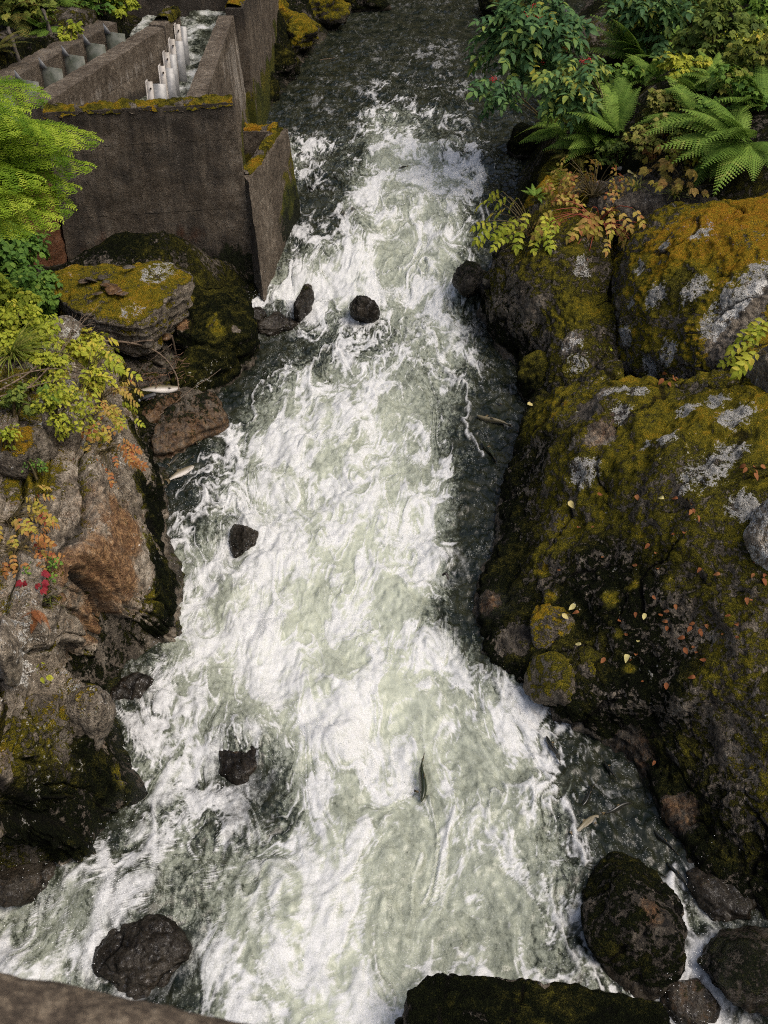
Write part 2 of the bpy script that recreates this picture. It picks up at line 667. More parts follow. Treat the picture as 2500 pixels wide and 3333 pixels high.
def loft_rock(name, stations, nu, nv, label, cat='rock', amp=.10, fsc=1.2, fissure=None, skirt=True, structure=False, seed=0., facet=.0, **kw):
    C = np.array([[P(*p) for p in s] for s in stations])
    if skirt:
        dn = C[:, :1].copy()
        dn[:, 0, 2] -= 1.3
        C = np.concatenate([dn, C], 1)
    G = catmull(catmull(C, nu, 0), nv, 1)
    V = G.reshape(-1, 3)
    F = gridfaces(nu, nv)
    N = vnormals(V, F)
    if N[:, 2].mean() < 0:
        F = F[:, ::-1]
        N = -N
    disp = fbm(V, fsc, 5, seed) * amp + fbm(V, 6., 3, seed + 5) * amp * .16
    if fissure:
        fs, ft, fa = fissure
        wv = fbm(V, .55, 3, 41) * .55
        q = np.stack([V[:, 0] * fs + V[:, 2] * fs * .35 + V[:, 1] * fs * .10 + wv, V[:, 1] * ft + V[:, 2] * ft * .4, V[:, 2] * ft * .8 + seed], 1)
        st = q[:, 0] * .85 + pn(q * np.array([.4, .8, .8]) + 3) * .9
        fl = np.floor(st)
        fr = st - fl
        hsh = (np.sin(fl * 12.9898 + seed) * 43758.5453) % 1
        # each bed: own height, broken into blocks along strike, rounded arris
        blk = np.floor(V[:, 1] * 1.1 + hsh * 7 + pn(q + 9) * .5)
        h2 = (np.sin(blk * 78.233 + fl * 3.1) * 12543.123) % 1
        disp += fa * ((hsh - .5) * .9 + (h2 - .5) * .55) * sst(np.minimum(fr, 1 - fr), .0, .08)
        k1 = np.exp(-(np.minimum(fr, 1 - fr) / .05) ** 2)
        k2 = np.exp(-(pn(q * np.array([2.4, 1.2, 1.2]) + 7) / .05) ** 2)
        fc = np.clip(k1 + .5 * k2, 0, 1)
        disp -= fa * (.45 * k1 + .18 * k2)
    if facet:
        cell = ridged(V, .9, 2, seed + 31)
        disp += facet * np.clip(cell, -1, .6)
    dd, crk = detail(V, seed, 1.)
    disp += dd
    if fissure:
        crk = np.maximum(crk, fc)
    V = V + N * disp[:, None]
    N = vnormals(V, F)
    A = rock_attrs(V, N, seed=seed, **kw)
    if fissure:
        A['moss'] = A['moss'] + .35 * crk * (A['rust'] < .7)
        crk = crk * .7
    A['crack'] = crk
    o = wmesh(name, V, F, ROCK, A)
    tag(o, label, None if structure else cat, kind='structure' if structure else None)
    ROCKSURF.append((V, F))
    return o


def ico(sub):
    import bmesh
    bm = bmesh.new()
    bmesh.ops.create_icosphere(bm, subdivisions=sub, radius=1)
    V = np.array([v.co[:] for v in bm.verts])
    F = np.array([[v.index for v in f.verts] for f in bm.faces])
    bm.free()
    return V, F


_ICO = {}


def boulder(name, c, ax, label, rotz=0., tilt=(0, 0), sub=5, k=13., planes=14, amp=.06, seed=1, cat='boulder', surf=True, strata=0., parent=None, rough=1., **kw):
    if sub not in _ICO:
        _ICO[sub] = ico(sub)
    D, F = _ICO[sub]
    rs = np.random.default_rng(seed)
    n = rs.normal(size=(planes, 3))
    n /= np.linalg.norm(n, axis=1)[:, None]
    h = rs.uniform(.68, 1.0, planes)
    dots = np.clip(D @ n.T / h, 0, None)
    s = (dots ** k).sum(1) ** (-1 / k)
    s = np.clip(s, .45, 1.12)
    V = D * s[:, None] * np.array(ax)
    sz = float(np.mean(ax))
    V = V * (1 + (fbm(D, 1.7, 4, seed * 3.1) * amp * 1.6 + fbm(D, 6.5, 3, seed) * amp * .35)[:, None])
    if strata:
        V[:, :2] *= (1 + strata * (fbm(np.stack([V[:, 0] * .3, V[:, 1] * .3, V[:, 2] * 9], 1), 1., 3, seed)))[:, None]
    M = np.array(Matrix.Rotation(rotz, 3, 'Z') @ Matrix.Rotation(tilt[0], 3, 'X') @ Matrix.Rotation(tilt[1], 3, 'Y'))
    V = V @ M.T + np.array(c)
    N = vnormals(V, F)
    dd, crk = detail(V, seed, rough * min(1., sz * 1.15), .05 * min(1, sz * 1.3), 1.3)
    V = V + N * dd[:, None]
    N = vnormals(V, F)
    A = rock_attrs(V, N, seed=seed, **kw)
    A['crack'] = crk
    o = wmesh(name, V, F, ROCK, A, parent)
    if parent is None:
        tag(o, label, cat)
    if surf:
        ROCKSURF.append((V, F))
    return o


def slab(name, outline, label, thick=.5, rings=44, seg=150, amp=.035, inset=.12, dome=.05, strata=.03, seed=1, cat='rock', **kw):
    """rock with a top traced by (px, py, z) points, real thickness and a ragged bedded side"""
    O = np.array([P(*p) for p in outline])
    O = catmull(O, seg, 0, True)
    c = O.mean(0)
    nt = int(rings * .55)
    prof = []
    for r in np.linspace(.0, 1, nt) ** .8:
        prof.append((max(r, .002), dome * (1 - r * r), 0.))
    for q in np.linspace(0, 1, rings - nt + 1)[1:]:
        prof.append((1 + .05 * math.sin(q * 3.0) - inset * q, 0., -thick * q))
    V = []
    for r, dm, dz in prof:
        L = c + (O - c) * r
        L = L.copy()
        L[:, 2] += dm + dz
        V.append(L)
    nr = len(V)
    V = np.array(V).reshape(-1, 3)
    F = gridfaces(nr, seg, True)
    N = vnormals(V, F)
    if N[:seg * nt, 2].mean() < 0:
        F = F[:, ::-1]
        N = -N
    d = fbm(V, 1.6, 5, seed) * amp * 2 + fbm(V, 7, 3, seed + 3) * amp * .6
    side = 1 - np.clip(N[:, 2], 0, 1)
    d += side * strata * 2 * fbm(np.stack([V[:, 0] * .5, V[:, 1] * .5, V[:, 2] * 11 + V[:, 0] * 1.2], 1), 1., 3, seed)
    dd, crk = detail(V, seed, .6, .04, 1.2)
    V = V + N * (d + dd)[:, None]
    N = vnormals(V, F)
    A = rock_attrs(V, N, seed=seed, **kw)
    A['crack'] = crk
    o = wmesh(name, V, F, ROCK, A)
    tag(o, label, cat)
    ROCKSURF.append((V, F))
    return o


# ---- left cliff
S = [
    [(430, 1180, .9), (395, 1130, 1.25), (360, 1100, 1.6), (290, 1080, 2.0), (180, 1100, 2.3), (0, 1080, 2.6), (-260, 1080, 3.0)],
    [(470, 1330, .6), (425, 1280, 1.1), (385, 1235, 1.6), (320, 1210, 2.2), (200, 1220, 2.55), (0, 1220, 2.8), (-260, 1200, 3.2)],
    [(520, 1480, .35), (455, 1400, 1.0), (405, 1345, 1.7), (345, 1330, 2.3), (210, 1360, 2.6), (0, 1400, 2.8), (-260, 1400, 3.2)],
    [(548, 1650, .25), (485, 1560, .9), (420, 1500, 1.6), (360, 1470, 2.25), (220, 1500, 2.6), (20, 1530, 2.8), (-260, 1530, 3.2)],
    [(572, 1850, .18), (500, 1750, .9), (425, 1670, 1.6), (330, 1640, 2.15), (200, 1650, 2.5), (0, 1700, 2.75), (-260, 1680, 3.1)],
    [(572, 2040, .1), (490, 1930, .75), (415, 1850, 1.4), (320, 1810, 1.95), (190, 1820, 2.4), (0, 1880, 2.6), (-260, 1880, 3.0)],
    [(478, 2140, .08), (415, 2070, .55), (350, 2000, 1.15), (255, 1975, 1.7), (150, 1990, 2.2), (-20, 2050, 2.5), (-260, 2050, 2.9)],
    [(340, 2290, .05), (305, 2215, .55), (265, 2150, 1.05), (195, 2125, 1.6), (100, 2140, 2.1), (-50, 2200, 2.4), (-260, 2220, 2.8)],
    [(400, 2430, .03), (345, 2320, .85), (300, 2255, 1.35), (200, 2250, 1.75), (90, 2280, 2.1), (-60, 2350, 2.4), (-260, 2380, 2.8)],
    [(472, 2565, 0), (390, 2470, .65), (300, 2395, 1.25), (180, 2395, 1.75), (60, 2430, 2.1), (-80, 2500, 2.4), (-280, 2520, 2.7)],
    [(440, 2660, 0), (360, 2590, .55), (270, 2530, 1.1), (140, 2535, 1.6), (20, 2570, 2.0), (-120, 2650, 2.3), (-300, 2680, 2.6)],
    [(330, 2790, 0), (280, 2730, .35), (200, 2680, .85), (90, 2685, 1.35), (-30, 2720, 1.8), (-200, 2780, 2.1), (-350, 2800, 2.4)],
    [(120, 2850, 0), (95, 2800, .35), (50, 2755, .75), (-30, 2760, 1.2), (-120, 2800, 1.6), (-280, 2850, 1.9), (-420, 2880, 2.2)],
    [(-140, 2910, 0), (-160, 2850, .35), (-190, 2800, .75), (-240, 2800, 1.1), (-320, 2850, 1.5), (-420, 2900, 1.8), (-520, 2950, 2.0)],
]
loft_rock('rock_cliff', S, 470, 250, 'tall fissured left cliff of brown and orange stone above the white water', 'cliff', amp=.07, fsc=1.0, fissure=(3.6, .3, .5), seed=2.,
          moss=.16, mossup=.35, tone=.42, lichen=.26, rust=.4, base=1.0, wet_h=.2, black_h=.75,
          Z=dict(rust=[(400, 1720, 1.6, .5, 1.1), (340, 1850, 1.8, .5, .95), (230, 1850, 2.1, .45, .95), (400, 1900, 1.3, .5, .85), (300, 2020, 1.4, .4, .8), (320, 1650, 1.4, .4, .6), (100, 2300, 2, .8, .0), (300, 1350, 2.3, .8, .05)],
                 base=[(200, 1400, 2.5, .4, 1.4), (100, 2300, 2., .5, .75), (30, 2100, 2.4, .3, 1.4), (150, 2600, 1.5, .9, .2), (300, 2500, 1., .5, .3), (200, 2400, 1.6, .5, .45)],
                 moss=[(470, 1600, .9, .45, 1.), (520, 1800, .6, .4, 1.), (530, 1950, .5, .4, 1.), (440, 1400, 1.1, .4, .9), (420, 1250, 1.2, .4, .9), (350, 1700, 1.9, .5, .0), (300, 1850, 1.9, .6, .0), (220, 1700, 2.4, .4, .0),
                       (100, 1550, 2.7, .5, .65), (60, 1480, 2.75, .4, .6), (60, 1250, 2.8, .8, .7), (250, 2600, 1., .7, .95), (100, 2650, 1.5, .7, .9), (60, 2200, 2.3, .3, .05), (200, 2350, 1.7, .4, .4), (100, 2450, 2., .6, .6), (300, 2480, 1., .4, .75), (420, 2600, .3, .3, .8), (300, 2150, .9, .35, .6)],
                 tone=[(100, 1550, 2.7, .5, .62), (60, 1300, 2.8, .8, .6), (230, 2620, 1.05, .22, .55), (390, 2520, .6, .2, .6), (310, 2190, .7, .25, .62), (300, 2450, 1., .5, .2), (100, 2700, 1.2, .8, .12), (480, 1600, .9, .4, .14), (520, 1850, .6, .4, .12)],
                 lichen=[(400, 1450, 1.8, 0.34, 0.50), (230, 1420, 2.6, 0.34, 0.50), (240, 1250, 2.4, 0.34, 0.45), (40, 2150, 2.4, 0.40, 0.55), (240, 2200, 1.6, 0.29, 0.40), (310, 2300, 1.3, 0.23, 0.50)]))

# a rounded knob and standing slabs on the left cliff
boulder('rock_outcrop', P(300, 2330, 1.05), (.3, .32, .42), 'rounded grey knob jutting from the lower left cliff', rotz=.3, seed=12, sub=4, moss=.15, base=.75, lichen=.3, tone=.45)
boulder('standing_slab', P(205, 1400, 2.55), (.16, .30, .75), 'pale grey upright stone slab beside the yellow green bush', rotz=.1, tilt=(.5, -.1), seed=14, sub=5, moss=-.1, base=1.1, lichen=.25, planes=10, strata=.02)
boulder('standing_slab', P(25, 2120, 2.5), (.14, .3, .6), 'pale grey upright slab at the left edge below the red leaves', rotz=.2, tilt=(.5, .1), seed=15, sub=5, moss=-.1, base=1.2, lichen=.25, planes=10)
boulder('boulder', P(70, 1460, 2.75), (.42, .4, .32), 'dull brown lump of stone at the left edge below the bushes', rotz=.4, seed=16, sub=5, moss=.25, base=.55, lichen=.05, tone=.55)
boulder('boulder', P(210, 1090, 2.25), (.35, .35, .3), 'small grey lichened rock at the foot of the flat mossy boulder', rotz=.4, seed=18, sub=5, moss=.25, base=.8, lichen=.4, tone=.55)

# ---- flat mossy boulder under the concrete wall
slab('flat_boulder', [(150, 900, 2.0), (210, 872, 2.0), (350, 862, 2.05), (480, 850, 2.1), (560, 862, 2.1), (628, 902, 2.0), (585, 935, 2.0), (545, 965, 1.95), (528, 1000, 1.9), (470, 1035, 1.85), (390, 1040, 1.85), (300, 1025, 1.9), (210, 985, 1.9), (160, 940, 1.95)],
     'big flat topped mossy boulder below the dark concrete wall', thick=.85, amp=.035, inset=.25, dome=.08, strata=.035, seed=5, cat='boulder',
     moss=.45, mossup=.6, tone=.52, toneup=.25, lichen=.12, base=.72, wet_h=.2, black_h=.3,
     Z=dict(lichen=[(500, 900, 2.1, 0.40, 0.62), (540, 870, 2.1, 0.34, 0.60), (420, 1010, 1.9, 0.29, 0.50), (260, 900, 2., 0.23, 0.20)]))
slab('mossy_boulder', [(560, 960, 1.35), (640, 935, 1.4), (720, 930, 1.4), (790, 945, 1.3), (820, 1000, 1.15), (818, 1070, 1.05), (760, 1100, 1.05), (690, 1110, 1.1), (610, 1090, 1.15), (560, 1040, 1.25)],
     'dark mossy boulder with a pale green rib at the left water edge', thick=1.0, amp=.06, inset=.0, dome=.12, strata=.02, seed=6, cat='boulder', moss=.85, mossup=.2, tone=.2, toneup=.15, lichen=.02, rust=.3, base=.6, wet_h=.18, black_h=.3,
     Z=dict(tone=[(710, 1080, 1.1, .18, .62), (695, 1050, 1.1, .15, .6), (615, 970, 1.35, .12, .7)], moss=[(590, 1050, 1.2, .2, .1), (590, 985, 1.35, .15, .2), (770, 1070, 1., .12, .1)], rust=[(590, 1050, 1.2, .25, .8), (590, 985, 1.35, .2, .8)]))
slab('mossy_boulder', [(590, 1150, .95), (680, 1120, .95), (750, 1130, .85), (755, 1165, .75), (690, 1215, .65), (620, 1265, .6), (575, 1270, .65), (560, 1220, .8)],
     'low black green mossy boulder beside the driftwood gully', thick=.8, amp=.06, inset=-.1, dome=.15, strata=.02, seed=8, cat='boulder', moss=.95, mossup=.1, tone=.2, toneup=.1, base=.4, wet_h=.12, black_h=.2)
boulder('leaning_slab', P(690, 1060, 1.1), (.12, .36, .25), 'yellow green mossy stone rib leaning on the dark boulder', rotz=-.35, tilt=(.25, .3), seed=21, sub=4, moss=.8, tone=.58, toneup=.1, wet_h=.05, black_h=.05)
slab('wet_slab', [(512, 1470, .35), (500, 1400, .6), (545, 1340, .75), (620, 1290, .8), (690, 1275, .75), (715, 1320, .6), (715, 1370, .45), (650, 1400, .42), (590, 1440, .38)],
     'wet brown slab of rock lying at the left water edge', thick=.7, amp=.03, inset=-.12, dome=.04, strata=.03, seed=9, moss=-.1, mossup=.1, rust=.55, base=.45, wet_h=.9, black_h=.01, tone=.3,
     Z=dict(moss=[(660, 1300, .75, .15, .6)], wet=[(600, 1350, .7, 1.2, .75)]))
slab('wet_slab', [(470, 1330, .7), (540, 1290, .75), (580, 1275, .75), (570, 1310, .65), (510, 1360, .55), (480, 1370, .55)],
     'small wet amber slab under the black bottle', thick=.5, amp=.02, inset=-.05, dome=.03, strata=.02, seed=10, moss=-.2, rust=.7, base=.5, wet_h=.9, black_h=.01, Z=dict(wet=[(520, 1320, .7, 1.2, .8)]))

# ---- right bank
S = [
    [(1740, 1300, .35), (1790, 1275, .9), (1850, 1255, 1.3), (1950, 1240, 1.7), (2120, 1238, 2.1), (2300, 1240, 2.4), (2500, 1245, 2.6), (2850, 1250, 2.8)],
    [(1692, 1440, .28), (1760, 1380, .85), (1845, 1330, 1.5), (1955, 1300, 2.0), (2120, 1300, 2.35), (2300, 1310, 2.6), (2500, 1320, 2.8), (2850, 1320, 3.0)],
    [(1652, 1600, .2), (1720, 1550, .65), (1815, 1485, 1.3), (1945, 1435, 1.9), (2120, 1420, 2.35), (2300, 1430, 2.6), (2500, 1440, 2.8), (2850, 1440, 3.0)],
    [(1640, 1750, .15), (1715, 1710, .55), (1815, 1650, 1.1), (1945, 1590, 1.7), (2120, 1575, 2.15), (2300, 1580, 2.5), (2500, 1590, 2.7), (2850, 1600, 3.0)],
    [(1575, 1900, .1), (1675, 1865, .4), (1795, 1820, .85), (1945, 1765, 1.4), (2120, 1735, 1.85), (2300, 1730, 2.25), (2500, 1740, 2.5), (2850, 1750, 2.8)],
    [(1540, 2000, .06), (1655, 1985, .38), (1795, 1960, .72), (1945, 1920, 1.1), (2120, 1890, 1.5), (2300, 1880, 1.9), (2500, 1890, 2.2), (2850, 1900, 2.5)],
    [(1622, 2150, .04), (1715, 2120, .38), (1825, 2095, .65), (1965, 2065, .9), (2120, 2045, 1.2), (2300, 2040, 1.55), (2500, 2050, 1.9), (2850, 2060, 2.2)],
    [(1780, 2310, .02), (1845, 2265, .35), (1925, 2240, .55), (2020, 2220, .75), (2150, 2210, .95), (2300, 2215, 1.25), (2500, 2225, 1.6), (2850, 2240, 1.9)],
    [(1995, 2415, 0), (2050, 2372, .25), (2100, 2350, .4), (2170, 2340, .55), (2250, 2350, .72), (2350, 2365, .95), (2500, 2390, 1.25), (2850, 2420, 1.6)],
    [(2122, 2570, 0), (2170, 2530, .18), (2220, 2505, .32), (2280, 2495, .45), (2340, 2500, .6), (2420, 2520, .8), (2530, 2550, 1.0), (2850, 2580, 1.3)],
    [(2222, 2750, 0), (2270, 2712, .14), (2320, 2685, .26), (2370, 2670, .38), (2420, 2670, .52), (2490, 2690, .7), (2600, 2720, .9), (2850, 2740, 1.1)],
    [(2420, 2935, 0), (2450, 2895, .14), (2480, 2865, .26), (2520, 2850, .38), (2570, 2850, .5), (2640, 2870, .65), (2740, 2900, .8), (2900, 2920, 1.0)],
    [(2640, 3130, 0), (2660, 3090, .14), (2690, 3060, .26), (2720, 3050, .38), (2770, 3050, .5), (2820, 3070, .65), (2880, 3090, .8), (2980, 3110, 1.0)],
]
loft_rock('rock_slope', S, 420, 230, 'broad dark right rock slope with black moss, gold tufts and white lichen spots', 'rock', amp=.17, fsc=.9, facet=.05, seed=4.,
          moss=.55, mossup=.35, tone=.43, toneup=.2, lichen=.08, rust=.1, base=.7, wet_h=.13, black_h=.95,
          Z=dict(tone=[(1950, 1900, 1.0, .9, .1), (2150, 2000, 1.3, .9, .1), (2100, 2250, .9, .8, .08), (1760, 1500, .7, .6, .12), (2250, 1600, 2.4, 1.2, .46), (2400, 1900, 2.1, .8, .42), (2000, 1560, 1.8, .4, .5), (1770, 1850, .8, .16, .72), (1790, 1940, .7, .14, .7),
                       (1990, 1950, 1.1, .16, .62), (2060, 1900, 1.4, .14, .6), (2080, 1730, 1.7, .15, .58), (1830, 1700, 1.2, .3, .55), (2010, 2060, .95, .1, .6), (2050, 2180, .9, .1, .6), (1840, 1310, 1.35, .1, .8), (1800, 1350, 1.1, .12, .75), (1930, 2130, .8, .12, .5), (2200, 1900, 1.7, .2, .5), (2360, 2100, 1.6, .3, .45)],
                 lichen=[(2000, 1270, 1.8, 0.32, 0.66), (2080, 1270, 1.95, 0.22, 0.66), (2020, 1350, 2.05, 0.23, 0.66), (2330, 1310, 2.6, 0.29, 0.66), (2230, 1330, 2.5, 0.23, 0.66), (2400, 1350, 2.75, 0.40, 0.66), (2170, 1420, 2.4, 0.25, 0.66), (2300, 1530, 2.6, 0.44, 0.66), (2390, 1470, 2.7, 0.34, 0.66), (2100, 1450, 2.2, 0.14, 0.66),
                         (1900, 1530, 1.7, 0.36, 0.65), (2420, 1640, 2.7, 0.29, 0.66), (2210, 1590, 2.4, 0.14, 0.66)],
                 base=[(1600, 1960, .2, .5, .1), (1690, 2080, .3, .4, .25), (2080, 2430, .3, .6, .1), (2200, 2640, .2, .6, .1), (1800, 2230, .4, .3, .4)],
                 rust=[(1970, 1380, 1.9, .4, .6), (1930, 1450, 1.8, .3, .5), (1600, 1950, .3, .4, .5), (2080, 2420, .35, .7, .45), (2200, 2600, .3, .6, .5)],
                 moss=[(1930, 1320, 1.8, .4, .05), (1950, 1420, 1.9, .3, .15), (1680, 2080, .4, .35, .25), (1800, 2230, .5, .3, .35), (2060, 2450, .3, .35, .0), (2200, 2640, .25, .3, .0), (1580, 1960, .2, .25, .0)],
                 wet=[(2080, 2430, .3, .3, .5), (1620, 1960, .25, .35, .8), (1690, 2080, .3, .25, .5), (2200, 2640, .2, .3, .6)]))

S = [
    [(2010, 840, 1.0), (2035, 790, 1.8), (2075, 730, 2.5), (2170, 690, 2.95), (2320, 665, 3.3), (2500, 650, 3.5), (2800, 640, 3.7)],
    [(1960, 930, .9), (1985, 860, 1.7), (2050, 790, 2.5), (2150, 750, 3.0), (2310, 725, 3.4), (2500, 710, 3.65), (2800, 700, 3.85)],
    [(1945, 1020, .8), (1975, 950, 1.5), (2035, 880, 2.25), (2130, 840, 2.8), (2300, 820, 3.25), (2500, 805, 3.55), (2800, 800, 3.75)],
    [(1950, 1110, .7), (1985, 1045, 1.35), (2040, 985, 2.0), (2130, 950, 2.55), (2300, 930, 3.0), (2500, 920, 3.3), (2800, 920, 3.5)],
    [(1965, 1180, .7), (2005, 1130, 1.25), (2060, 1090, 1.75), (2140, 1065, 2.2), (2300, 1045, 2.7), (2500, 1035, 3.05), (2800, 1035, 3.25)],
    [(1990, 1230, .6), (2030, 1205, 1.1), (2080, 1185, 1.5), (2150, 1170, 1.9), (2300, 1155, 2.4), (2500, 1140, 2.8), (2800, 1140, 3.0)],
    [(2010, 1265, .3), (2050, 1262, .8), (2100, 1260, 1.1), (2170, 1258, 1.5), (2310, 1255, 2.0), (2500, 1250, 2.4), (2800, 1250, 2.6)],
]
loft_rock('mossy_outcrop', S, 300, 240, 'great rounded right outcrop clothed in orange gold moss with white lichen', 'rock', amp=.11, fsc=1.1, facet=.04, seed=6.,
          moss=.62, mossup=.5, tone=.52, toneup=.35, lichen=.14, rust=.0, base=.85, wet_h=.1, black_h=.3,
          Z=dict(tone=[(2200, 760, 3.1, .9, .8), (2400, 720, 3.5, 1., .9), (2400, 820, 3.4, .7, .78), (2060, 900, 2.3, .5, .6), (2200, 960, 2.7, .7, .46), (2150, 1100, 2.2, .4, .6), (2380, 1180, 2.6, .3, .55), (2100, 1180, 1.7, .35, .45)],
                 moss=[(2400, 1050, 2.8, .45, -.2), (2350, 1120, 2.6, .35, -.1), (2480, 950, 3.2, .3, .0), (2420, 1200, 2.5, .25, .8), (2000, 1000, 1.6, .3, .3)],
                 lichen=[(2420, 930, 3.2, 0.49, 0.66), (2370, 990, 3., 0.40, 0.66), (2480, 890, 3.4, 0.44, 0.66), (2330, 1050, 2.75, 0.40, 0.66), (2130, 960, 2.5, 0.31, 0.66), (2030, 1090, 1.6, 0.28, 0.66), (2170, 1140, 2.1, 0.31, 0.66), (2120, 1190, 1.8, 0.28, 0.66), (2260, 940, 2.9, 0.34, 0.66), (2160, 800, 2.9, 0.18, 0.66), (2280, 760, 3.2, 0.25, 0.66), (2080, 870, 2.4, 0.22, 0.66), (2050, 980, 2., 0.22, 0.66)]))

# flat dark shelf behind the outcrop
S = [
    [(1880, 610, 2.45), (1960, 590, 2.75), (2080, 570, 2.95), (2250, 555, 3.15), (2420, 545, 3.3), (2750, 530, 3.5)],
    [(1890, 660, 2.35), (1970, 640, 2.75), (2080, 620, 2.95), (2250, 605, 3.12), (2420, 595, 3.25), (2750, 580, 3.4)],
    [(1920, 730, 2.1), (1990, 700, 2.6), (2090, 675, 2.85), (2250, 655, 3.05), (2420, 645, 3.2), (2750, 630, 3.35)],
    [(1960, 820, 1.6), (2010, 780, 2.1), (2100, 735, 2.5), (2250, 705, 2.85), (2420, 690, 3.05), (2750, 680, 3.2)],
]
loft_rock('slate_shelf', S, 130, 160, 'flat dark slate shelf between the ferns and the orange mossy outcrop', 'rock', amp=.07, fsc=1.6, facet=.03, seed=8., moss=.1, mossup=.1, tone=.6, lichen=.08, base=.42, wet_h=.1, black_h=.1,
          Z=dict(lichen=[(2320, 555, 3.2, 0.16, 0.66), (2300, 600, 3.15, 0.21, 0.60)], moss=[(1990, 700, 2.6, .25, .7), (2050, 560, 2.9, .3, .5), (1900, 640, 2.4, .3, .8)]))
S = [
    [(1660, 780, .9), (1690, 720, 1.5), (1770, 670, 1.95), (1870, 650, 2.25), (1990, 670, 2.5)],
    [(1605, 890, .9), (1650, 810, 1.65), (1740, 750, 2.15), (1860, 730, 2.4), (1995, 760, 2.3)],
    [(1592, 990, .75), (1640, 905, 1.5), (1740, 835, 2.1), (1860, 815, 2.3), (1990, 845, 2.05)],
    [(1632, 1090, .6), (1690, 1025, 1.2), (1780, 955, 1.75), (1870, 925, 1.95), (1980, 945, 1.8)],
    [(1702, 1180, .48), (1765, 1125, 1.05), (1845, 1075, 1.45), (1920, 1045, 1.6), (1995, 1045, 1.55)],
    [(1748, 1265, .38), (1800, 1225, .9), (1870, 1185, 1.3), (1940, 1165, 1.45), (2010, 1150, 1.45)],
    [(1742, 1330, .3), (1800, 1300, .75), (1870, 1270, 1.15), (1945, 1250, 1.4), (2030, 1245, 1.4)],
]
loft_rock('rock_buttress', S, 230, 150, 'dark overhanging mossy rock face joining the right knob to the outcrop', 'rock', amp=.16, fsc=1.3, facet=.09, seed=11.,
          moss=.5, mossup=.4, tone=.32, toneup=.25, lichen=.12, rust=.05, base=.6, wet_h=.15, black_h=.95,
          Z=dict(lichen=[(1900, 870, 2.05, 0.29, 0.60), (1850, 1110, 1.4, 0.40, 0.45), (1880, 1180, 1.3, 0.29, 0.50)], tone=[(1800, 720, 2.2, .5, .62), (1680, 1000, 1., .5, .1), (1760, 1180, .9, .3, .12)], moss=[(1850, 1110, 1.4, .3, .1)]))
boulder('rock_outcrop', P(1815, 880, 1.5), (.9, .9, .82), 'squat mossy right knob of rock with lichen streaks beside the rapids', rotz=.2, seed=33, sub=6, planes=18, k=10, amp=.08, moss=.45, mossup=.4, tone=.45, toneup=.25, lichen=.22, base=.6, wet_h=.2, black_h=.7,
        Z=dict(lichen=[(1900, 870, 2.05, 0.25, 0.66), (1760, 780, 2., 0.17, 0.66), (1860, 920, 1.9, 0.23, 0.60), (1640, 900, 1.4, 0.17, 0.60)], tone=[(1790, 740, 2.2, .5, .68), (1950, 830, 2., .3, .6)]))
boulder('boulder', P(1790, 660, 1.75), (.62, .55, .6), 'gold mossy hummock of rock behind the lichened knob', rotz=.6, seed=34, sub=5, moss=.75, tone=.62, toneup=.2, lichen=.0, base=.5, wet_h=.2, black_h=.4)
boulder('boulder', P(1720, 990, .65), (.55, .75, .75), 'black mossy buttress standing in the water below the lichened knob', rotz=.2, seed=35, sub=5, planes=12, moss=.9, tone=.14, toneup=.1, base=.3, wet_h=.15, black_h=.3, lichen=-.3)
boulder('boulder', P(1880, 1090, .85), (.5, .6, .62), 'dark lichened boulder wedged between the knob and the outcrop', rotz=-.3, seed=36, sub=5, planes=12, moss=.45, tone=.25, base=.5, wet_h=.15, black_h=.35, lichen=.3)
boulder('boulder', P(1790, 1240, .6), (.5, .55, .5), 'black green mossy rock in the right hand notch', rotz=.3, seed=37, sub=5, planes=12, moss=.9, tone=.22, base=.3, wet_h=.1, black_h=.3, lichen=-.2)
boulder('boulder', P(1745, 470, 1.35), (.62, .8, .45), 'dark rounded rock in the water under the leafy bush', rotz=.2, seed=38, sub=5, moss=.85, tone=.16, toneup=.1, base=.3, wet_h=.15, black_h=.3, lichen=-.3)
boulder('boulder', P(1850, 580, 1.9), (.6, .6, .6), 'brown rock under the lady fern beside the river', rotz=.2, seed=39, sub=5, moss=.6, tone=.4, base=.4, lichen=-.1)
boulder('corner_block', P(2500, 2420, .75), (.72, 1.0, .95), 'upright mossy block of rock at the right frame edge', rotz=.35, tilt=(.1, -.1), seed=41, sub=6, planes=14, k=11, amp=.06, moss=.5, mossup=.3, tone=.42, toneup=.1, lichen=.22, base=.65, wet_h=.1, black_h=.2,
        Z=dict(lichen=[(2390, 2150, 1.5, 0.34, 0.62)], tone=[(2420, 2550, .9, .4, .55)]))
boulder('boulder', P(2500, 1760, 2.4), (.26, .5, .5), 'pale lichened boulder at the right frame edge above the leaf litter', rotz=.3, seed=42, sub=5, moss=.2, tone=.4, lichen=.45, base=.9)
boulder('boulder', P(2510, 1280, 2.75), (.2, .6, .55), 'grey slab edge on the far right below the yellow leaves', rotz=.1, seed=43, sub=5, moss=.05, tone=.4, lichen=.3, base=1.0)
boulder('boulder', P(1800, 2050, .55), (.32, .4, .32), 'gold topped boulder at the foot of the right slope', rotz=.5, seed=44, sub=5, moss=.4, tone=.5, toneup=.4, base=.6, wet_h=.1, black_h=.1)
boulder('boulder', P(1800, 2230, .3), (.36, .38, .36), 'square shouldered wet grey boulder at the right water edge', rotz=.3, seed=45, sub=5, planes=10, k=12, moss=.35, tone=.4, toneup=.1, base=.65, wet_h=.12, black_h=.1)
boulder('boulder', P(1910, 2230, .35), (.28, .3, .35), 'brown boulder behind the square shouldered one', rotz=.9, seed=46, sub=5, planes=10, k=12, moss=.3, tone=.35, base=.5, rust=.2, wet_h=.12, black_h=.1)

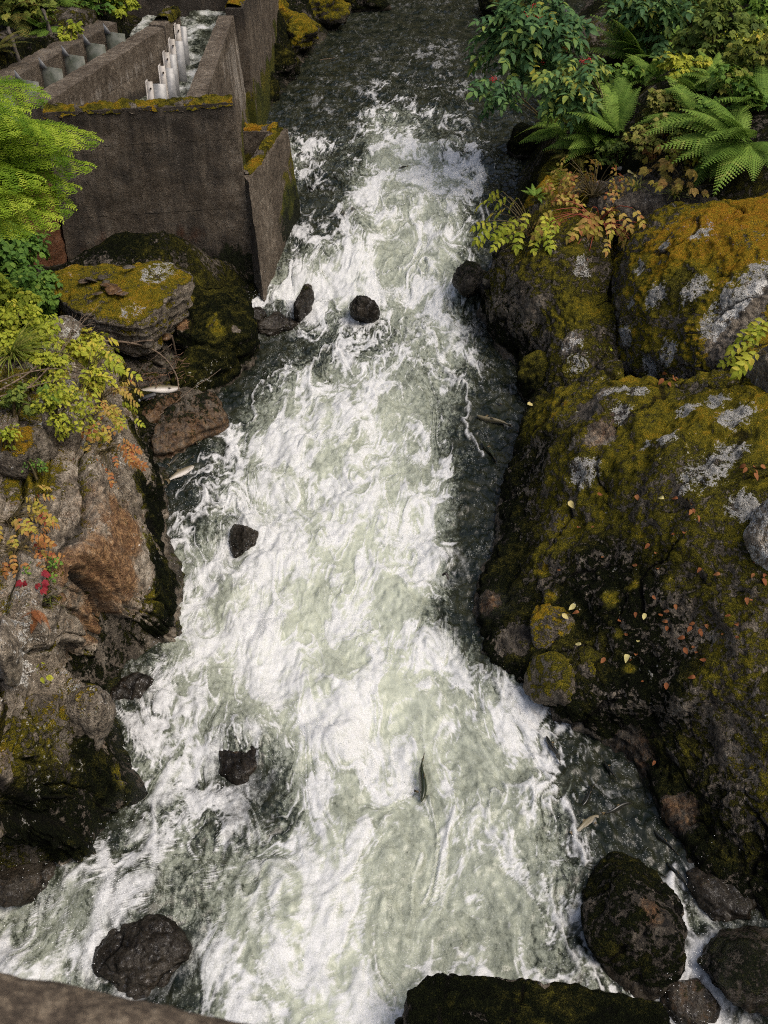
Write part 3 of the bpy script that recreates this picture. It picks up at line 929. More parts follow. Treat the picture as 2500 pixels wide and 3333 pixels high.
# ---- rocks standing in the stream
def stream_rock(name, px, py, z, ax, label, push=None, **kw):
    kw.setdefault('amp', .09)
    kw.setdefault('rough', .55)
    c = P(px, py, z)
    PUSH.append((c[0], c[1], max(ax[0], ax[1]) if push is None else push))
    d = dict(moss=-.3, mossup=.1, tone=.1, lichen=-.5, base=.1, wet_h=1.5, black_h=.01, rust=.15)
    d.update(kw)
    return boulder(name, c, ax, label, **d)


stream_rock('stream_rock', 985, 990, .68, (.17, .3, .42), 'black shark fin rock left of centre in the upper cascade', rotz=-.35, tilt=(.35, .25), seed=151, planes=6, k=26)
stream_rock('stream_rock', 1185, 1015, .6, (.26, .25, .34), 'blunt black rock at the middle of the upper cascade', rotz=.5, tilt=(.3, -.35), seed=152, planes=6, k=26)
stream_rock('stream_rock', 1532, 915, .92, (.27, .34, .34), 'rounded dark rock by the lichened right knob', rotz=.6, tilt=(.3, .1), seed=153, planes=8, k=18)
stream_rock('stream_rock', 1600, 930, .95, (.2, .36, .3), 'dark wet rock touching the foot of the lichened right knob', rotz=-.4, seed=54, planes=8, k=18)
stream_rock('stream_rock', 905, 1055, .42, (.42, .3, .16), 'low black ledge below the shark fin rock', rotz=.3, seed=55, planes=8, k=18)
stream_rock('stream_rock', 820, 1030, .5, (.25, .25, .2), 'low wet rock between the ledge and the mossy left bank', rotz=.9, seed=56, planes=8, k=18)
stream_rock('stream_rock', 793, 1760, .08, (.19, .34, .28), 'small dark pointed rock in the white water by the left cliff', rotz=.25, tilt=(-.35, .25), seed=157, planes=6, k=26)
stream_rock('stream_rock', 790, 2500, -.2, (.27, .40, .30), 'wet brown mid stream boulder with water streaming over it', rotz=.5, tilt=(-.3, .15), seed=158, planes=7, k=22, rust=.3)
stream_rock('stream_rock', 430, 2250, -.05, (.30, .22, .22), 'brown rock awash in the notch of the left cliff', rotz=.5, seed=59, planes=9, k=18, rust=.3)
stream_rock('stream_rock', 480, 3080, -.2, (.55, .48, .36), 'black glistening boulder in the lower left cascade', rotz=.5, tilt=(-.2, -.2), seed=160, sub=6, planes=8, k=16, rust=.2)
boulder('boulder', P(2075, 3010, .08), (.56, .72, .46), 'big dark mottled boulder in the lower right corner pool', rotz=.25, seed=61, sub=6, planes=12, k=10, moss=.5, mossup=.3, tone=.12, toneup=.05, lichen=-.3, rust=.25, base=.3, wet_h=.12, black_h=.1, Z=dict(rust=[(2120, 2960, .5, .3, .5)], moss=[(2110, 2940, .5, .12, .2), (2150, 3010, .5, .12, .25), (2080, 3060, .4, .1, .2)]))
slab('foreground_slab', [(1330, 3260, .62), (1390, 3195, .62), (1460, 3178, .64), (1570, 3182, .66), (1660, 3180, .68), (1800, 3205, .68), (1960, 3225, .66), (2090, 3260, .62), (2180, 3350, .55), (2150, 3500, .5), (1800, 3560, .5), (1400, 3480, .5)],
     'long black mossy slab across the bottom edge right of centre', thick=1.0, amp=.04, inset=-.05, dome=.06, strata=.05, seed=13, moss=.6, tone=.1, toneup=.05, base=.4, wet_h=.2, black_h=.2, lichen=-.3)
stream_rock('stream_rock', 2350, 2900, .03, (.3, .38, .2), 'wet angular brown rock at the right edge of the corner pool', rotz=.5, seed=63, planes=7, k=22, rust=.3, moss=.4, tone=.08)
stream_rock('stream_rock', 2430, 3160, .1, (.52, .4, .34), 'dark wet rock in the bottom right corner', rotz=.5, seed=64, planes=7, k=20, rust=.25, moss=1.2, tone=.1)
stream_rock('stream_rock', 2250, 3250, -.05, (.26, .26, .2), 'low wet rock between the bottom slab and the corner rock', rotz=.1, seed=68, planes=7, k=20, rust=.3, moss=.9, tone=.1)
stream_rock('stream_rock', 60, 2850, .02, (.42, .3, .2), 'wet dark ledge at the foot of the lower left cliff', rotz=.3, seed=65, planes=10, rust=.25)
stream_rock('stream_rock', 1440, 1880, -.1, (.2, .26, .15), 'brown rock awash beside the right bank', rotz=.6, seed=66, planes=10, rust=.3)
# mossy bank at the head of the pool
k = 0
for px, py, z, ax, lb in [(870, 60, 2.2, (.9, .8, .8), 'bright moss hummock against the far concrete wall'), (960, 110, 1.8, (.75, .9, .55), 'yellow green moss mound at the water edge upstream'), (900, 210, 1.6, (.5, .7, .5), 'dark mossed rock below the bright hummock'),
                          (1040, 40, 1.7, (.8, .9, .6), 'mossy rock at the far left head of the pool'), (845, 300, 1.4, (.42, .8, .55), 'dark weedy rock at the foot of the ladder wall'), (1180, 5, 1.5, (.9, .6, .5), 'dim mossy rock at the very top edge of the pool'),
                          (1640, 20, 1.5, (.9, .8, .5), 'dark rock under the bush at the top of the pool')]:
    boulder('mossy_rock', P(px, py, z), ax, lb, rotz=k * .7, seed=70 + k, sub=5, moss=.7 if k not in (2, 4, 6) else .75, tone=.55 if k not in (2, 4, 5, 6) else .2, toneup=.15, base=.35, lichen=-.4, wet_h=.1, black_h=.35, amp=.14)
    k += 1

# ================================================================== WATER
def ftex(n, k0, k1, seed, slope=0.):
    r = np.random.default_rng(seed)
    f = np.fft.fft2(r.normal(size=(n, n)))
    kx = np.fft.fftfreq(n) * n
    k = np.hypot(kx[:, None], kx[None, :])
    m = np.exp(-((np.log(np.maximum(k, .5)) - math.log(math.sqrt(k0 * k1))) / (math.log(k1 / k0) / 2 + .25)) ** 2)
    if slope:
        m = ((k >= k0) & (k <= k1)) * np.maximum(k, .5) ** (-slope)
    g = np.real(np.fft.ifft2(f * m))
    return g / g.std()


def samp(t, x, y, per):
    n = t.shape[0]
    u = (x / per % 1.0) * n
    v = (y / per % 1.0) * n
    i = np.floor(u).astype(int)
    j = np.floor(v).astype(int)
    a, b = u - i, v - j
    i %= n
    j %= n
    i2, j2 = (i + 1) % n, (j + 1) % n
    return t[i, j] * (1 - a) * (1 - b) + t[i2, j] * a * (1 - b) + t[i, j2] * (1 - a) * b + t[i2, j2] * a * b


# how white (w) and how milky green (g) the stream is: rows of (px, w, g)
WM = {
    60: [(1100, .05, 0), (1300, .1, 0), (1550, .08, 0), (1800, .03, 0)],
    200: [(950, .05, 0), (1200, .12, 0), (1400, .17, .02), (1600, .07, 0)],
    300: [(900, .06, 0), (1100, .13, .02), (1300, .3, .1), (1450, .24, .05), (1600, .09, 0)],
    400: [(900, .14, .05), (1050, .15, .08), (1300, .42, .35), (1450, .25, .2), (1600, .17, .05), (1700, .04, 0)],
    500: [(970, .6, .3), (1100, .3, .2), (1300, .5, .55), (1500, .33, .3), (1620, .4, .15), (1720, .12, 0)],
    600: [(970, .3, .15), (1080, .18, .1), (1250, .5, .6), (1380, .65, .7), (1500, .4, .4), (1650, .3, .1)],
    700: [(960, .18, .05), (1060, .22, .1), (1200, .45, .5), (1350, .75, .75), (1500, .5, .5), (1600, .45, .2), (1690, .12, .05)],
    800: [(930, .33, .1), (1050, .28, .15), (1200, .55, .5), (1350, .85, .8), (1480, .6, .6), (1560, .5, .3), (1640, .08, .1)],
    880: [(890, .85, .4), (1000, .8, .55), (1200, .9, .8), (1400, .9, .8), (1550, .3, .5), (1620, .15, .2)],
    960: [(850, .95, .5), (1000, .95, .7), (1150, .85, .7), (1300, .9, .7), (1420, .33, .4), (1560, .3, .2)],
    1040: [(830, .33, .1), (950, .3, .1), (1060, .6, .3), (1200, .33, .2), (1350, .38, .4), (1500, .38, .5), (1600, .25, .1)],
    1120: [(780, .18, 0), (900, .22, .1), (1050, .28, .2), (1200, .22, .15), (1350, .33, .4), (1480, .42, .5), (1600, .2, .1)],
    1220: [(720, .08, 0), (850, .38, .2), (1000, .38, .4), (1200, .48, .5), (1350, .48, .6), (1500, .28, .3), (1620, .28, .05), (1710, .1, 0)],
    1330: [(700, .12, 0), (850, .52, .4), (1000, .52, .6), (1200, .55, .6), (1350, .48, .6), (1480, .22, .3), (1600, .1, 0), (1700, .04, 0)],
    1450: [(600, .28, 0), (750, .5, .3), (900, .58, .6), (1050, .62, .7), (1200, .58, .7), (1350, .6, .7), (1500, .18, .15), (1620, .05, 0)],
    1580: [(580, .2, 0), (720, .6, .3), (850, .75, .6), (1000, .7, .7), (1150, .65, .8), (1300, .8, .8), (1420, .68, .6), (1550, .14, .05), (1640, .05, 0)],
    1700: [(600, .3, .1), (720, .5, .3), (850, .9, .6), (1000, .8, .8), (1150, .65, .9), (1300, .7, .9), (1420, .68, .7), (1530, .28, .15), (1620, .14, 0)],
    1830: [(600, .85, .5), (760, .8, .5), (900, .9, .7), (1050, .55, .9), (1200, .55, .95), (1350, .68, .9), (1450, .5, .4), (1540, .1, 0)],
    1980: [(600, .8, .6), (750, .95, .8), (900, .9, .9), (1050, .65, 1), (1200, .6, 1), (1350, .68, 1), (1450, .5, .6), (1500, .28, .1)],
    2120: [(480, .3, .1), (650, .8, .7), (800, .9, .8), (950, .85, .9), (1100, .75, 1), (1250, .5, 1), (1400, .48, .9), (1500, .4, .6), (1580, .2, .1)],
    2260: [(420, .25, .1), (550, .5, .4), (700, .7, .6), (850, .9, .8), (1000, .9, .9), (1150, .65, .9), (1300, .36, 1), (1450, .42, .8), (1550, .58, .6), (1650, .38, .2)],
    2400: [(450, .33, .2), (600, .58, .4), (750, .58, .4), (900, .8, .7), (1050, .9, .8), (1200, .9, .8), (1350, .55, .9), (1500, .45, .8), (1650, .48, .6), (1780, .5, .2), (1900, .1, 0)],
    2520: [(520, .5, .4), (650, .55, .4), (760, .16, .05), (840, .12, .0), (950, .38, .3), (1100, .58, .5), (1250, .8, .7), (1400, .6, .7), (1550, .38, .7), (1700, .48, .6), (1800, .4, .2), (1950, .1, 0)],
    2640: [(450, .4, .2), (600, .6, .4), (730, .25, .1), (830, .1, .0), (900, .2, .1), (1000, .42, .5), (1150, .48, .7), (1300, .52, .8), (1450, .7, .8), (1600, .38, .6), (1750, .48, .5), (1850, .33, .2), (2000, .1, 0), (2100, .08, 0)],
    2760: [(300, .2, 0), (480, .75, .3), (600, .7, .4), (700, .28, .3), (850, .33, .4), (1000, .58, .7), (1150, .48, .7), (1300, .48, .8), (1450, .8, .8), (1600, .48, .7), (1750, .38, .5), (1850, .38, .2), (2000, .14, 0), (2200, .12, 0)],
    2900: [(100, .8, .4), (300, .9, .5), (450, .7, .4), (600, .28, .4), (750, .22, .4), (900, .38, .6), (1050, .7, .8), (1200, .58, .8), (1400, .8, .8), (1550, .48, .7), (1700, .38, .6), (1850, .28, .3), (1920, .2, .1), (2180, .5, .2)],
    3050: [(80, .95, .5), (250, .95, .5), (330, .6, .4), (430, .2, .05), (540, .12, .02), (650, .33, .4), (800, .38, .5), (1000, .7, .8), (1200, .7, .8), (1350, .58, .7), (1500, .48, .7), (1700, .38, .6), (1850, .33, .3), (2250, .7, .3)],
    3200: [(150, .95, .5), (330, .6, .3), (450, .2, .05), (560, .15, .05), (700, .33, .4), (900, .48, .6), (1100, .8, .8), (1250, .8, .8), (1450, .48, .6), (1650, .48, .5), (1850, .4, .2), (2200, .8, .3), (2400, .3, .1)],
    3400: [(100, .9, .5), (800, .5, .5), (1000, .7, .8), (1200, .9, .8), (1400, .3, .3), (2150, .7, .3)],
}
# long foam crests: polylines in photo pixels with half width (m) and strength
CRESTS = [
    ([(940, 1190), (870, 1225), (810, 1280), (830, 1350), (790, 1385), (720, 1400)], .07, .9), ([(1100, 1130), (1020, 1180), (1000, 1260), (1040, 1330), (1010, 1440), (960, 1500), (940, 1560)], .10, .8),
    ([(660, 1610), (740, 1640), (790, 1690), (800, 1730)], .10, .9), ([(1480, 1000), (1380, 1030), (1340, 1090), (1260, 1110)], .08, .6), ([(1460, 1040), (1480, 1110), (1450, 1180), (1490, 1260), (1530, 1330), (1510, 1420), (1570, 1490)], .08, .8),
    ([(560, 2540), (520, 2680), (430, 2790), (300, 2850), (150, 2890), (0, 2920)], .16, .9), ([(1790, 2460), (1720, 2440), (1760, 2530), (1790, 2580), (1700, 2600), (1580, 2650)], .09, .8), ([(1700, 2620), (1830, 2640), (1880, 2720), (1910, 2780)], .10, .9),
    ([(820, 2790), (860, 2850), (920, 2800), (980, 2760)], .10, .7), ([(760, 2870), (800, 2960), (800, 3060), (900, 3030)], .07, .7), ([(1600, 2210), (1650, 2260), (1700, 2350), (1780, 2390), (1850, 2400)], .09, .8),
    ([(2190, 2850), (2210, 2950), (2260, 3030), (2280, 3100), (2180, 3190), (2140, 3260)], .14, .95), ([(1780, 2860), (1810, 2960), (1850, 3060), (1880, 3160)], .08, .8), ([(880, 1330), (940, 1300), (1060, 1340), (1140, 1290), (1240, 1290)], .07, .6),
    ([(900, 520), (960, 470), (1010, 440)], .06, .5), ([(1560, 660), (1580, 720), (1540, 790)], .08, .7), ([(860, 940), (830, 990), (760, 1040)], .12, .9), ([(570, 1680), (640, 1680), (700, 1660)], .10, .9),
    ([(1130, 860), (1250, 880), (1400, 870)], .2, .85), ([(850, 960), (930, 930), (1050, 945), (1170, 960), (1300, 950), (1400, 930)], .3, .9), ([(1280, 760), (1380, 800), (1340, 860)], .22, .7), ([(800, 1900), (850, 1780), (900, 1700), (960, 1600)], .2, .7), ([(1050, 2420), (1150, 2380), (1240, 2440), (1290, 2520)], .2, .75), ([(1430, 2600), (1440, 2750), (1420, 2900)], .18, .7), ([(1230, 640), (1350, 620), (1450, 660)], .12, .6), ([(1900, 2810), (1960, 2900), (1980, 3000)], .05, .3)]


def build_water():
    ys = [3.0]
    while ys[-1] < 64:
        y = ys[-1]
        ys.append(y + np.interp(y, [3, 8, 14, 22, 35, 64], [.022, .022, .03, .042, .07, .14]))
    ys = np.array(ys)
    nx = 470
    # columns follow the channel
    a = xl(ys) - 1.0
    b = xr(ys) + 1.0
    ker = np.ones(41) / 41
    a = np.convolve(np.pad(a, 20, mode='edge'), ker, 'valid')
    b = np.convolve(np.pad(b, 20, mode='edge'), ker, 'valid')
    a = np.minimum(a, xl(ys) - .5)
    b = np.maximum(b, xr(ys) + .5)
    u = np.linspace(0, 1, nx)
    X = a[:, None] + (b - a)[:, None] * u[None, :]
    Y = np.repeat(ys[:, None], nx, 1)
    x, y = X.ravel(), Y.ravel()
    # whiteness fields, interpolated on the water plane
    pts = []
    for py, row in WM.items():
        for px, w, g in row:
            p = PW(px, py)
            pts.append((p[0], p[1], w, g))
    pts = np.array(pts)
    cx, cy = X[::6, ::6], Y[::6, ::6]
    den = np.full(cx.shape, 1e-6)
    wf = np.zeros(cx.shape)
    gf = np.zeros(cx.shape)
    for p in pts:
        sg = .2 + .010 * p[1]
        k = np.exp(-((cx - p[0]) ** 2 / (2 * sg ** 2) + (cy - p[1]) ** 2 / (2 * (sg * 1.5) ** 2)))
        den += k
        wf += k * p[2]
        gf += k * p[3]
    wf /= den
    gf /= den

    def up(c):
        ri = np.arange(X.shape[0]) / 6
        ci = np.arange(X.shape[1]) / 6
        r0 = np.minimum(ri.astype(int), c.shape[0] - 2)
        c0 = np.minimum(ci.astype(int), c.shape[1] - 2)
        fr = np.minimum(ri - r0, 1)[:, None]
        fc = np.minimum(ci - c0, 1)[None, :]
        return (c[r0][:, c0] * (1 - fr) * (1 - fc) + c[r0 + 1][:, c0] * fr * (1 - fc) + c[r0][:, c0 + 1] * (1 - fr) * fc + c[r0 + 1][:, c0 + 1] * fr * fc).ravel()
    w, g = up(wf), up(gf)
    er = xr(y) - x
    el = x - xl(y)
    rm = sst(y, 9.5, 11.5) * (1 - sst(y, 26, 32))
    lm = np.maximum(sst(y, 14.5, 15.5) * (1 - sst(y, 19.2, 20.2)), sst(y, 23.5, 25))
    fr_ = 1 - rm * (1 - sst(er + .25 * fbm(np.stack([x, y, 0 * x], 1), .9, 2), .05, 1.25)) * .78
    fl_ = 1 - lm * (1 - sst(el, .1, .8)) * .75
    w = w * fr_ * fl_
    g = g * fr_ * fl_
    # swirl the coordinates with curl noise, as the current does
    psi1 = ftex(512, 3, 6, 11)
    psi2 = ftex(512, 7, 14, 12)
    per = 6.0

    def curl(psi):
        d = per / 512
        gx, gy = np.gradient(psi, d, axis=1), -np.gradient(psi, d, axis=0)
        s = np.hypot(gx, gy).std()
        return gx / s, gy / s
    c1, c2 = curl(psi1), curl(psi2)
    turb = np.clip(.45 + w * .7 + g * .4, 0, 1.2)
    wx, wy = x.copy(), y * .42
    for k in range(18):
        s = .0075 * turb
        vx = samp(c1[0], wx, wy, per)
        vy = samp(c1[1], wx, wy, per)
        wx -= vx * s
        wy -= vy * s
        s2 = .004 * turb
        vx = samp(c2[0], wx, wy, 4.3)
        vy = samp(c2[1], wx, wy, 4.3)
        wx -= vx * s2
        wy -= vy * s2
    T1 = ftex(512, 5, 10, 21)
    T2 = ftex(512, 9, 20, 22)
    T3 = ftex(512, 2, 60, 23, 1.9)
    T4 = ftex(512, 30, 80, 24)
    t1 = samp(T1, wx, wy, 7.3)
    t1b = samp(T1, wx + 3.1, wy * 1.1 + 1.7, 4.6)
    t2 = samp(T2, wx, wy, 4.7)
    t3 = samp(T3, wx, wy, 6.3)
    t3b = samp(T3, wx * 1.3 + 2, wy * 1.3, 3.3)
    t4 = samp(T4, wx, wy, 5.0)
    r1 = np.exp(-np.abs(t1 / .15) ** 1.3)
    r1b = np.exp(-np.abs(t1b / .15) ** 1.3)
    r2 = np.exp(-np.abs(t2 / .2) ** 1.3)
    r3 = np.exp(-np.abs(samp(T2, wx * 1.4 + 1, wy * 1.2, 3.1) / .22) ** 1.3)
    t5 = samp(T3, x * 1.1 + .4 * wx, y * .6 + .4 * wy, 3.7)
    t6 = samp(T3, x * 1.7, y * .95, 1.9)
    pat = 1.0 * r1 + .85 * r1b + .75 * r2 + .6 * r3 + .42 * t3 + .2 * t3b + .42 * t5 + .25 * t6 + .1 * t4
    q = np.sort(pat[::37])
    rank = np.interp(pat, q, np.linspace(0, 1, len(q)))
    w = w * np.interp(y, [9, 13, 18], [.80, .85, .9])
    # crests
    cr = np.zeros_like(x)
    wob = .12 * t3b
    for line, hw, s in CRESTS:
        L = np.array([PW(*p)[:2] for p in line])
        L = catmull(L, 10 * len(L), 0)
        bx0, bx1 = L[:, 0].min() - .8, L[:, 0].max() + .8
        by0, by1 = L[:, 1].min() - .8, L[:, 1].max() + .8
        m = np.where((x > bx0) & (x < bx1) & (y > by0) & (y < by1))[0]
        dm = np.full(len(m), 9.)
        xm = x[m] + .10 * t1[m] * .6
        ym = y[m] + wob[m]
        for i in range(len(L) - 1):
            A, B = L[i], L[i + 1]
            d = B - A
            tt = np.clip(((xm - A[0]) * d[0] + (ym - A[1]) * d[1]) / (d @ d + 1e-9), 0, 1)
            dm = np.minimum(dm, np.hypot(xm - A[0] - tt * d[0], ym - A[1] - tt * d[1]))
        hwv = hw * (.7 + .25 * t3[m])
        cr[m] = np.maximum(cr[m], s * np.exp(-(dm / np.maximum(hwv, .02)) ** 2))
    # foam where the current meets rock
    bw = .10 + .36 * np.minimum(w, .75)
    foam = sst(rank, (1 - w) - bw, (1 - w) + bw)
    foam = foam * (.25 + .75 * sst(w, .02, .35)) * (.82 + .18 * np.clip(.5 + t4 * .4, 0, 1))
    foam = np.maximum(foam, cr * (.75 + .25 * np.clip(t2 * .5 + .5, 0, 1)))
    for c in PUSH:
        dd = np.hypot(x - c[0], y - c[1]) + .06 * t3b
        ring = np.exp(-((dd - c[2] * 1.05) / (.10 + .12 * c[2])) ** 2)
        foam = np.maximum(foam, ring * (.55 + .35 * np.clip(t5, -1, 1)) * np.clip(w * 2.2, .35, 1))
    milk = np.clip(g * 1.05 + .10 * t3 * g, 0, 1)
    # relief
    act = np.clip(w * 1.1 + .18, 0, 1.15)
    lo = samp(T3, x * .9, y * .8, 5.1)
    h = act * (.06 * lo + .016 * samp(T1, x, y * .75, 6.1) + .012 * t3 + .006 * (r1 - .3) + .005 * (r1b - .3)) + .012 * foam * act + .04 * cr
    rip = samp(T2, x, y * .8, 3.4) * .009 + samp(T4, x, y, 4.6) * .003 + samp(T4, x * .9, y * .7, 8.2) * .005
    h += rip * (1.1 - .8 * np.clip(w, 0, 1))
    z = zw(y) + h
    for c in PUSH:
        dx, dy = x - c[0], y - c[1]
        rr = c[2]
        e = np.exp(-(dx ** 2 + (dy - rr * .9) ** 2) / (2 * (rr * .8) ** 2))
        e2 = np.exp(-(dx ** 2 + (dy + rr * .9) ** 2) / (2 * (rr * .8) ** 2))
        z += .36 * rr * e - .26 * rr * e2
    V = np.stack([x, y, z], 1)
    F = gridfaces(len(ys), nx)
    keep = (V[F[:, 0], 0] > xl(V[F[:, 0], 1]) - .75) & (V[F[:, 0], 0] < xr(V[F[:, 0], 1]) + .75)
    F = F[keep]
    used = np.zeros(len(V), bool)
    used[F.ravel()] = True
    idx = np.cumsum(used) - 1
    F = idx[F]
    V, foam, milk, wq, ww, t4 = V[used], foam[used], milk[used], np.stack([wx, wy, 0 * wx], 1)[used], w[used], t4[used]
    n = vnormals(V, F)
    if n[:, 2].mean() < 0:
        F = F[:, ::-1]
    o = wmesh('river_water', V, F, water_material(), dict(foam=foam, milk=milk, warp=wq, act=ww))
    tag(o, 'white and green rapids rushing down the rock channel', kind='structure')
    return V, foam, ww


def water_material():
    t = NT('rapid_water')
    wv = t.attr('warp', True)
    p = t.pos()
    foam, milk, act = t.attr('foam'), t.attr('milk'), t.attr('act')
    n1 = t.noise(wv, 5., 4, .6)
    n2 = t.noise(t.scale(p, (1., .6, 1.)), 20., 4, .65, .3)
    n3 = t.noise(p, 60., 3, .75)
    nb = t.noise(p, 3., 2, .6)
    f = t.mad(t.math('SUBTRACT', n1, .5), .8, t.mad(t.math('SUBTRACT', n2, .5), .75, t.mad(t.math('SUBTRACT', n3, .5), .35, foam)))
    f = t.math('MULTIPLY', t.ss(f, .05, 1.15), .97)
    # scattered bubbles
    vb = t.voro(p, 34.)
    bub = t.math('MULTIPLY', t.ss(vb, .3, .12), t.ss(t.mad(act, .3, n1), .48, .66))
    f = t.math('MAXIMUM', f, t.math('MULTIPLY', bub, .45))
    dark = t.mix(t.ss(nb, .35, .65), (.007, .010, .007), (.022, .024, .014))
    mk = t.ss(t.mad(t.math('SUBTRACT', n1, .5), .8, t.mad(t.math('SUBTRACT', n2, .5), .8, t.mad(t.math('SUBTRACT', n3, .5), .35, milk))), .0, 1.1)
    milkc = t.mix(mk, (.06, .07, .05), (.42, .45, .36))
    body = t.mix(t.ss(mk, .0, .35), dark, milkc)
    white = t.mix(t.ss(n3, .3, .7), (.50, .51, .51), (.67, .68, .68))
    col = t.mix(f, body, white)
    rough = t.fmix(f, t.fmix(mk, .05, .3), .65)
    spec = t.fmix(f, .5, .2)
    h = t.mad(n1, .5, t.mad(n2, .28, t.math('MULTIPLY', n3, .10)))
    bb = t.n('Bump')
    t.set(bb.inputs['Height'], h)
    t.set(bb.inputs['Strength'], t.fmix(t.math('MAXIMUM', f, mk), .55, .28))
    bb.inputs['Distance'].default_value = .04
    nrm = bb.outputs[0]
    return t.done(t.principled(col, rough, spec, nrm, IOR=1.33))


WV, WFOAM, WACT = build_water()


def build_spray():
    r = np.random.default_rng(5)
    act = np.clip(WFOAM * WACT, 0, 1)
    wgt = act ** 1.2 * sst(fbm(WV[::1] * np.array([1, 1, 0]), 1.1, 2), .05, .5)
    wgt += .02 * act
    for c in PUSH:
        wgt += .6 * act * np.exp(-((WV[:, 0] - c[0]) ** 2 + (WV[:, 1] - c[1]) ** 2) / (2 * (c[2] * 1.2) ** 2))
    ed = np.minimum(WV[:, 0] - xl(WV[:, 1]), xr(WV[:, 1]) - WV[:, 0])
    wgt += .06 * np.exp(-(ed / .25) ** 2) * np.clip(WACT, .15, 1)
    wgt[WV[:, 1] > 30] = 0
    n = 15000
    i = r.choice(len(WV), n, p=wgt / wgt.sum())
    c = WV[i] + r.normal(size=(n, 3)) * np.array([.03, .03, 0])
    hs = np.full(n, .03)
    for q in PUSH:
        hs += .07 * np.exp(-((c[:, 0] - q[0]) ** 2 + (c[:, 1] - q[1] - q[2] * .5) ** 2) / (2 * (q[2] * 1.1) ** 2))
    c[:, 2] += r.exponential(1., n) * np.minimum(hs, .1) + .004
    s = r.uniform(.0018, .0055, n) * (1 + (r.random(n) < .05) * .8)
    T = np.array([[1, 1, 1], [1, -1, -1], [-1, 1, -1], [-1, -1, 1]]) * .7
    q = r.normal(size=(n, 3)) * .5
    V = (c[:, None, :] + (T[None] + q[:, None, :] * .3) * s[:, None, None]).reshape(-1, 3)
    tf = np.array([[0, 1, 2], [0, 3, 1], [0, 2, 3], [1, 3, 2]])
    F = (np.arange(n)[:, None, None] * 4 + tf[None]).reshape(-1, 3)
    t = NT('spray_drops')
    m = t.done(t.principled((.85, .87, .87), .35, .5))
    o = wmesh('spray', V, F, m)
    tag(o, 'fine white spray drops thrown up by the rapids', kind='stuff')


build_spray()

# ================================================================== CONCRETE FISH LADDER
def hexa(B, T, res=.05, amp=.012, seed=0.):
    """tessellated block between four bottom and four top corners (counter-clockwise from above)"""
    B, T = np.array(B, float), np.array(T, float)
    quads = [(B[0], B[1], T[1], T[0]), (B[1], B[2], T[2], T[1]), (B[2], B[3], T[3], T[2]), (B[3], B[0], T[0], T[3]), (T[0], T[1], T[2], T[3]), (B[3], B[2], B[1], B[0])]
    VV, FF, c = [], [], 0
    for a, b, cc, d in quads:
        nu = max(2, int(max(np.linalg.norm(b - a), np.linalg.norm(cc - d)) / res))
        nv = max(2, int(max(np.linalg.norm(d - a), np.linalg.norm(cc - b)) / res))
        u = np.linspace(0, 1, nu)[:, None, None]
        v = np.linspace(0, 1, nv)[None, :, None]
        G = (a * (1 - u) * (1 - v) + b * u * (1 - v) + cc * u * v + d * (1 - u) * v).reshape(-1, 3)
        VV.append(G)
        FF.append(gridfaces(nu, nv)[:, ::-1] + c)
        c += len(G)
    V = np.concatenate(VV)
    F = np.concatenate(FF)
    ctr = V.mean(0)
    dirv = (V - ctr)
    dirv /= np.linalg.norm(dirv, axis=1)[:, None]
    o = np.stack([fbm(V, 3.0, 3, seed + k * 5.1) for k in range(3)], 1) * amp
    V = V + o
    return V, F


def conc_part(name, B, T, parent, fn, res=.05, amp=.012, seed=0.):
    V, F = hexa(B, T, res, amp, seed)
    n = len(V)
    A = dict(dark=np.zeros(n), pale=np.zeros(n), moss=np.full(n, -.3), tone=np.full(n, .4), rust=np.zeros(n))
    fn(V, A)
    A['dark'] += .12 * fbm(V, 2.2, 3, seed)
    ROCKSURF.append((V, F))
    return wmesh(name, V, F, CONC, A, parent, smooth=False)


def moss_cap(pts, width, parent, name='moss_cap', h=.05, tone=.78, res=.03, seed=0.):
    """cushion of moss along a wall top: centre line points, half width"""
    L = np.array(pts, float)
    seg = np.linalg.norm(np.diff(L, axis=0), axis=1).sum()
    nu = max(8, int(seg / res))
    L = catmull(L, nu, 0)
    T = np.gradient(L, axis=0)
    T /= np.linalg.norm(T, axis=1)[:, None]
    S = np.stack([T[:, 1], -T[:, 0], 0 * T[:, 0]], 1)
    nv = 22
    v = np.linspace(-1, 1, nv)
    V = L[:, None, :] + S[:, None, :] * (v[None, :, None] * width)
    prof = np.where(np.abs(v) > .9, -.07, 0.0) + h * (1 - np.abs(v) ** 4)
    V = V.copy()
    V[:, :, 2] += prof[None, :]
    V = V.reshape(-1, 3)
    V[:, 2] += fbm(V, 5., 4, seed) * .06 + ridged(V, 16., 2, seed) * .014
    V[:, :2] += np.stack([fbm(V, 9, 2, seed + 7), fbm(V, 9, 2, seed + 13)], 1) * .035
    F = gridfaces(nu, nv)
    n = len(V)
    lo = fbm(V, 2.5, 3, seed)
    A = dict(moss=np.full(n, .95) + np.clip(fbm(V, 3, 3, seed + 50), -1, 0) * 1.3, tone=tone + lo * .35 - .1, lichen=np.full(n, -.5), wet=np.zeros(n), rust=np.zeros(n), base=np.full(n, .4), crack=np.zeros(n))
    N = vnormals(V, F)
    if N[:, 2].mean() < 0:
        F = F[:, ::-1]
    return wmesh(name, V, F, ROCK, A, parent)


LADDER = empty('fish_ladder', (-4.3, 22.5, 1.0), 'old mossy concrete fish ladder beside the river at upper left', 'fish ladder')
AX = lambda *p: np.array(p, float)


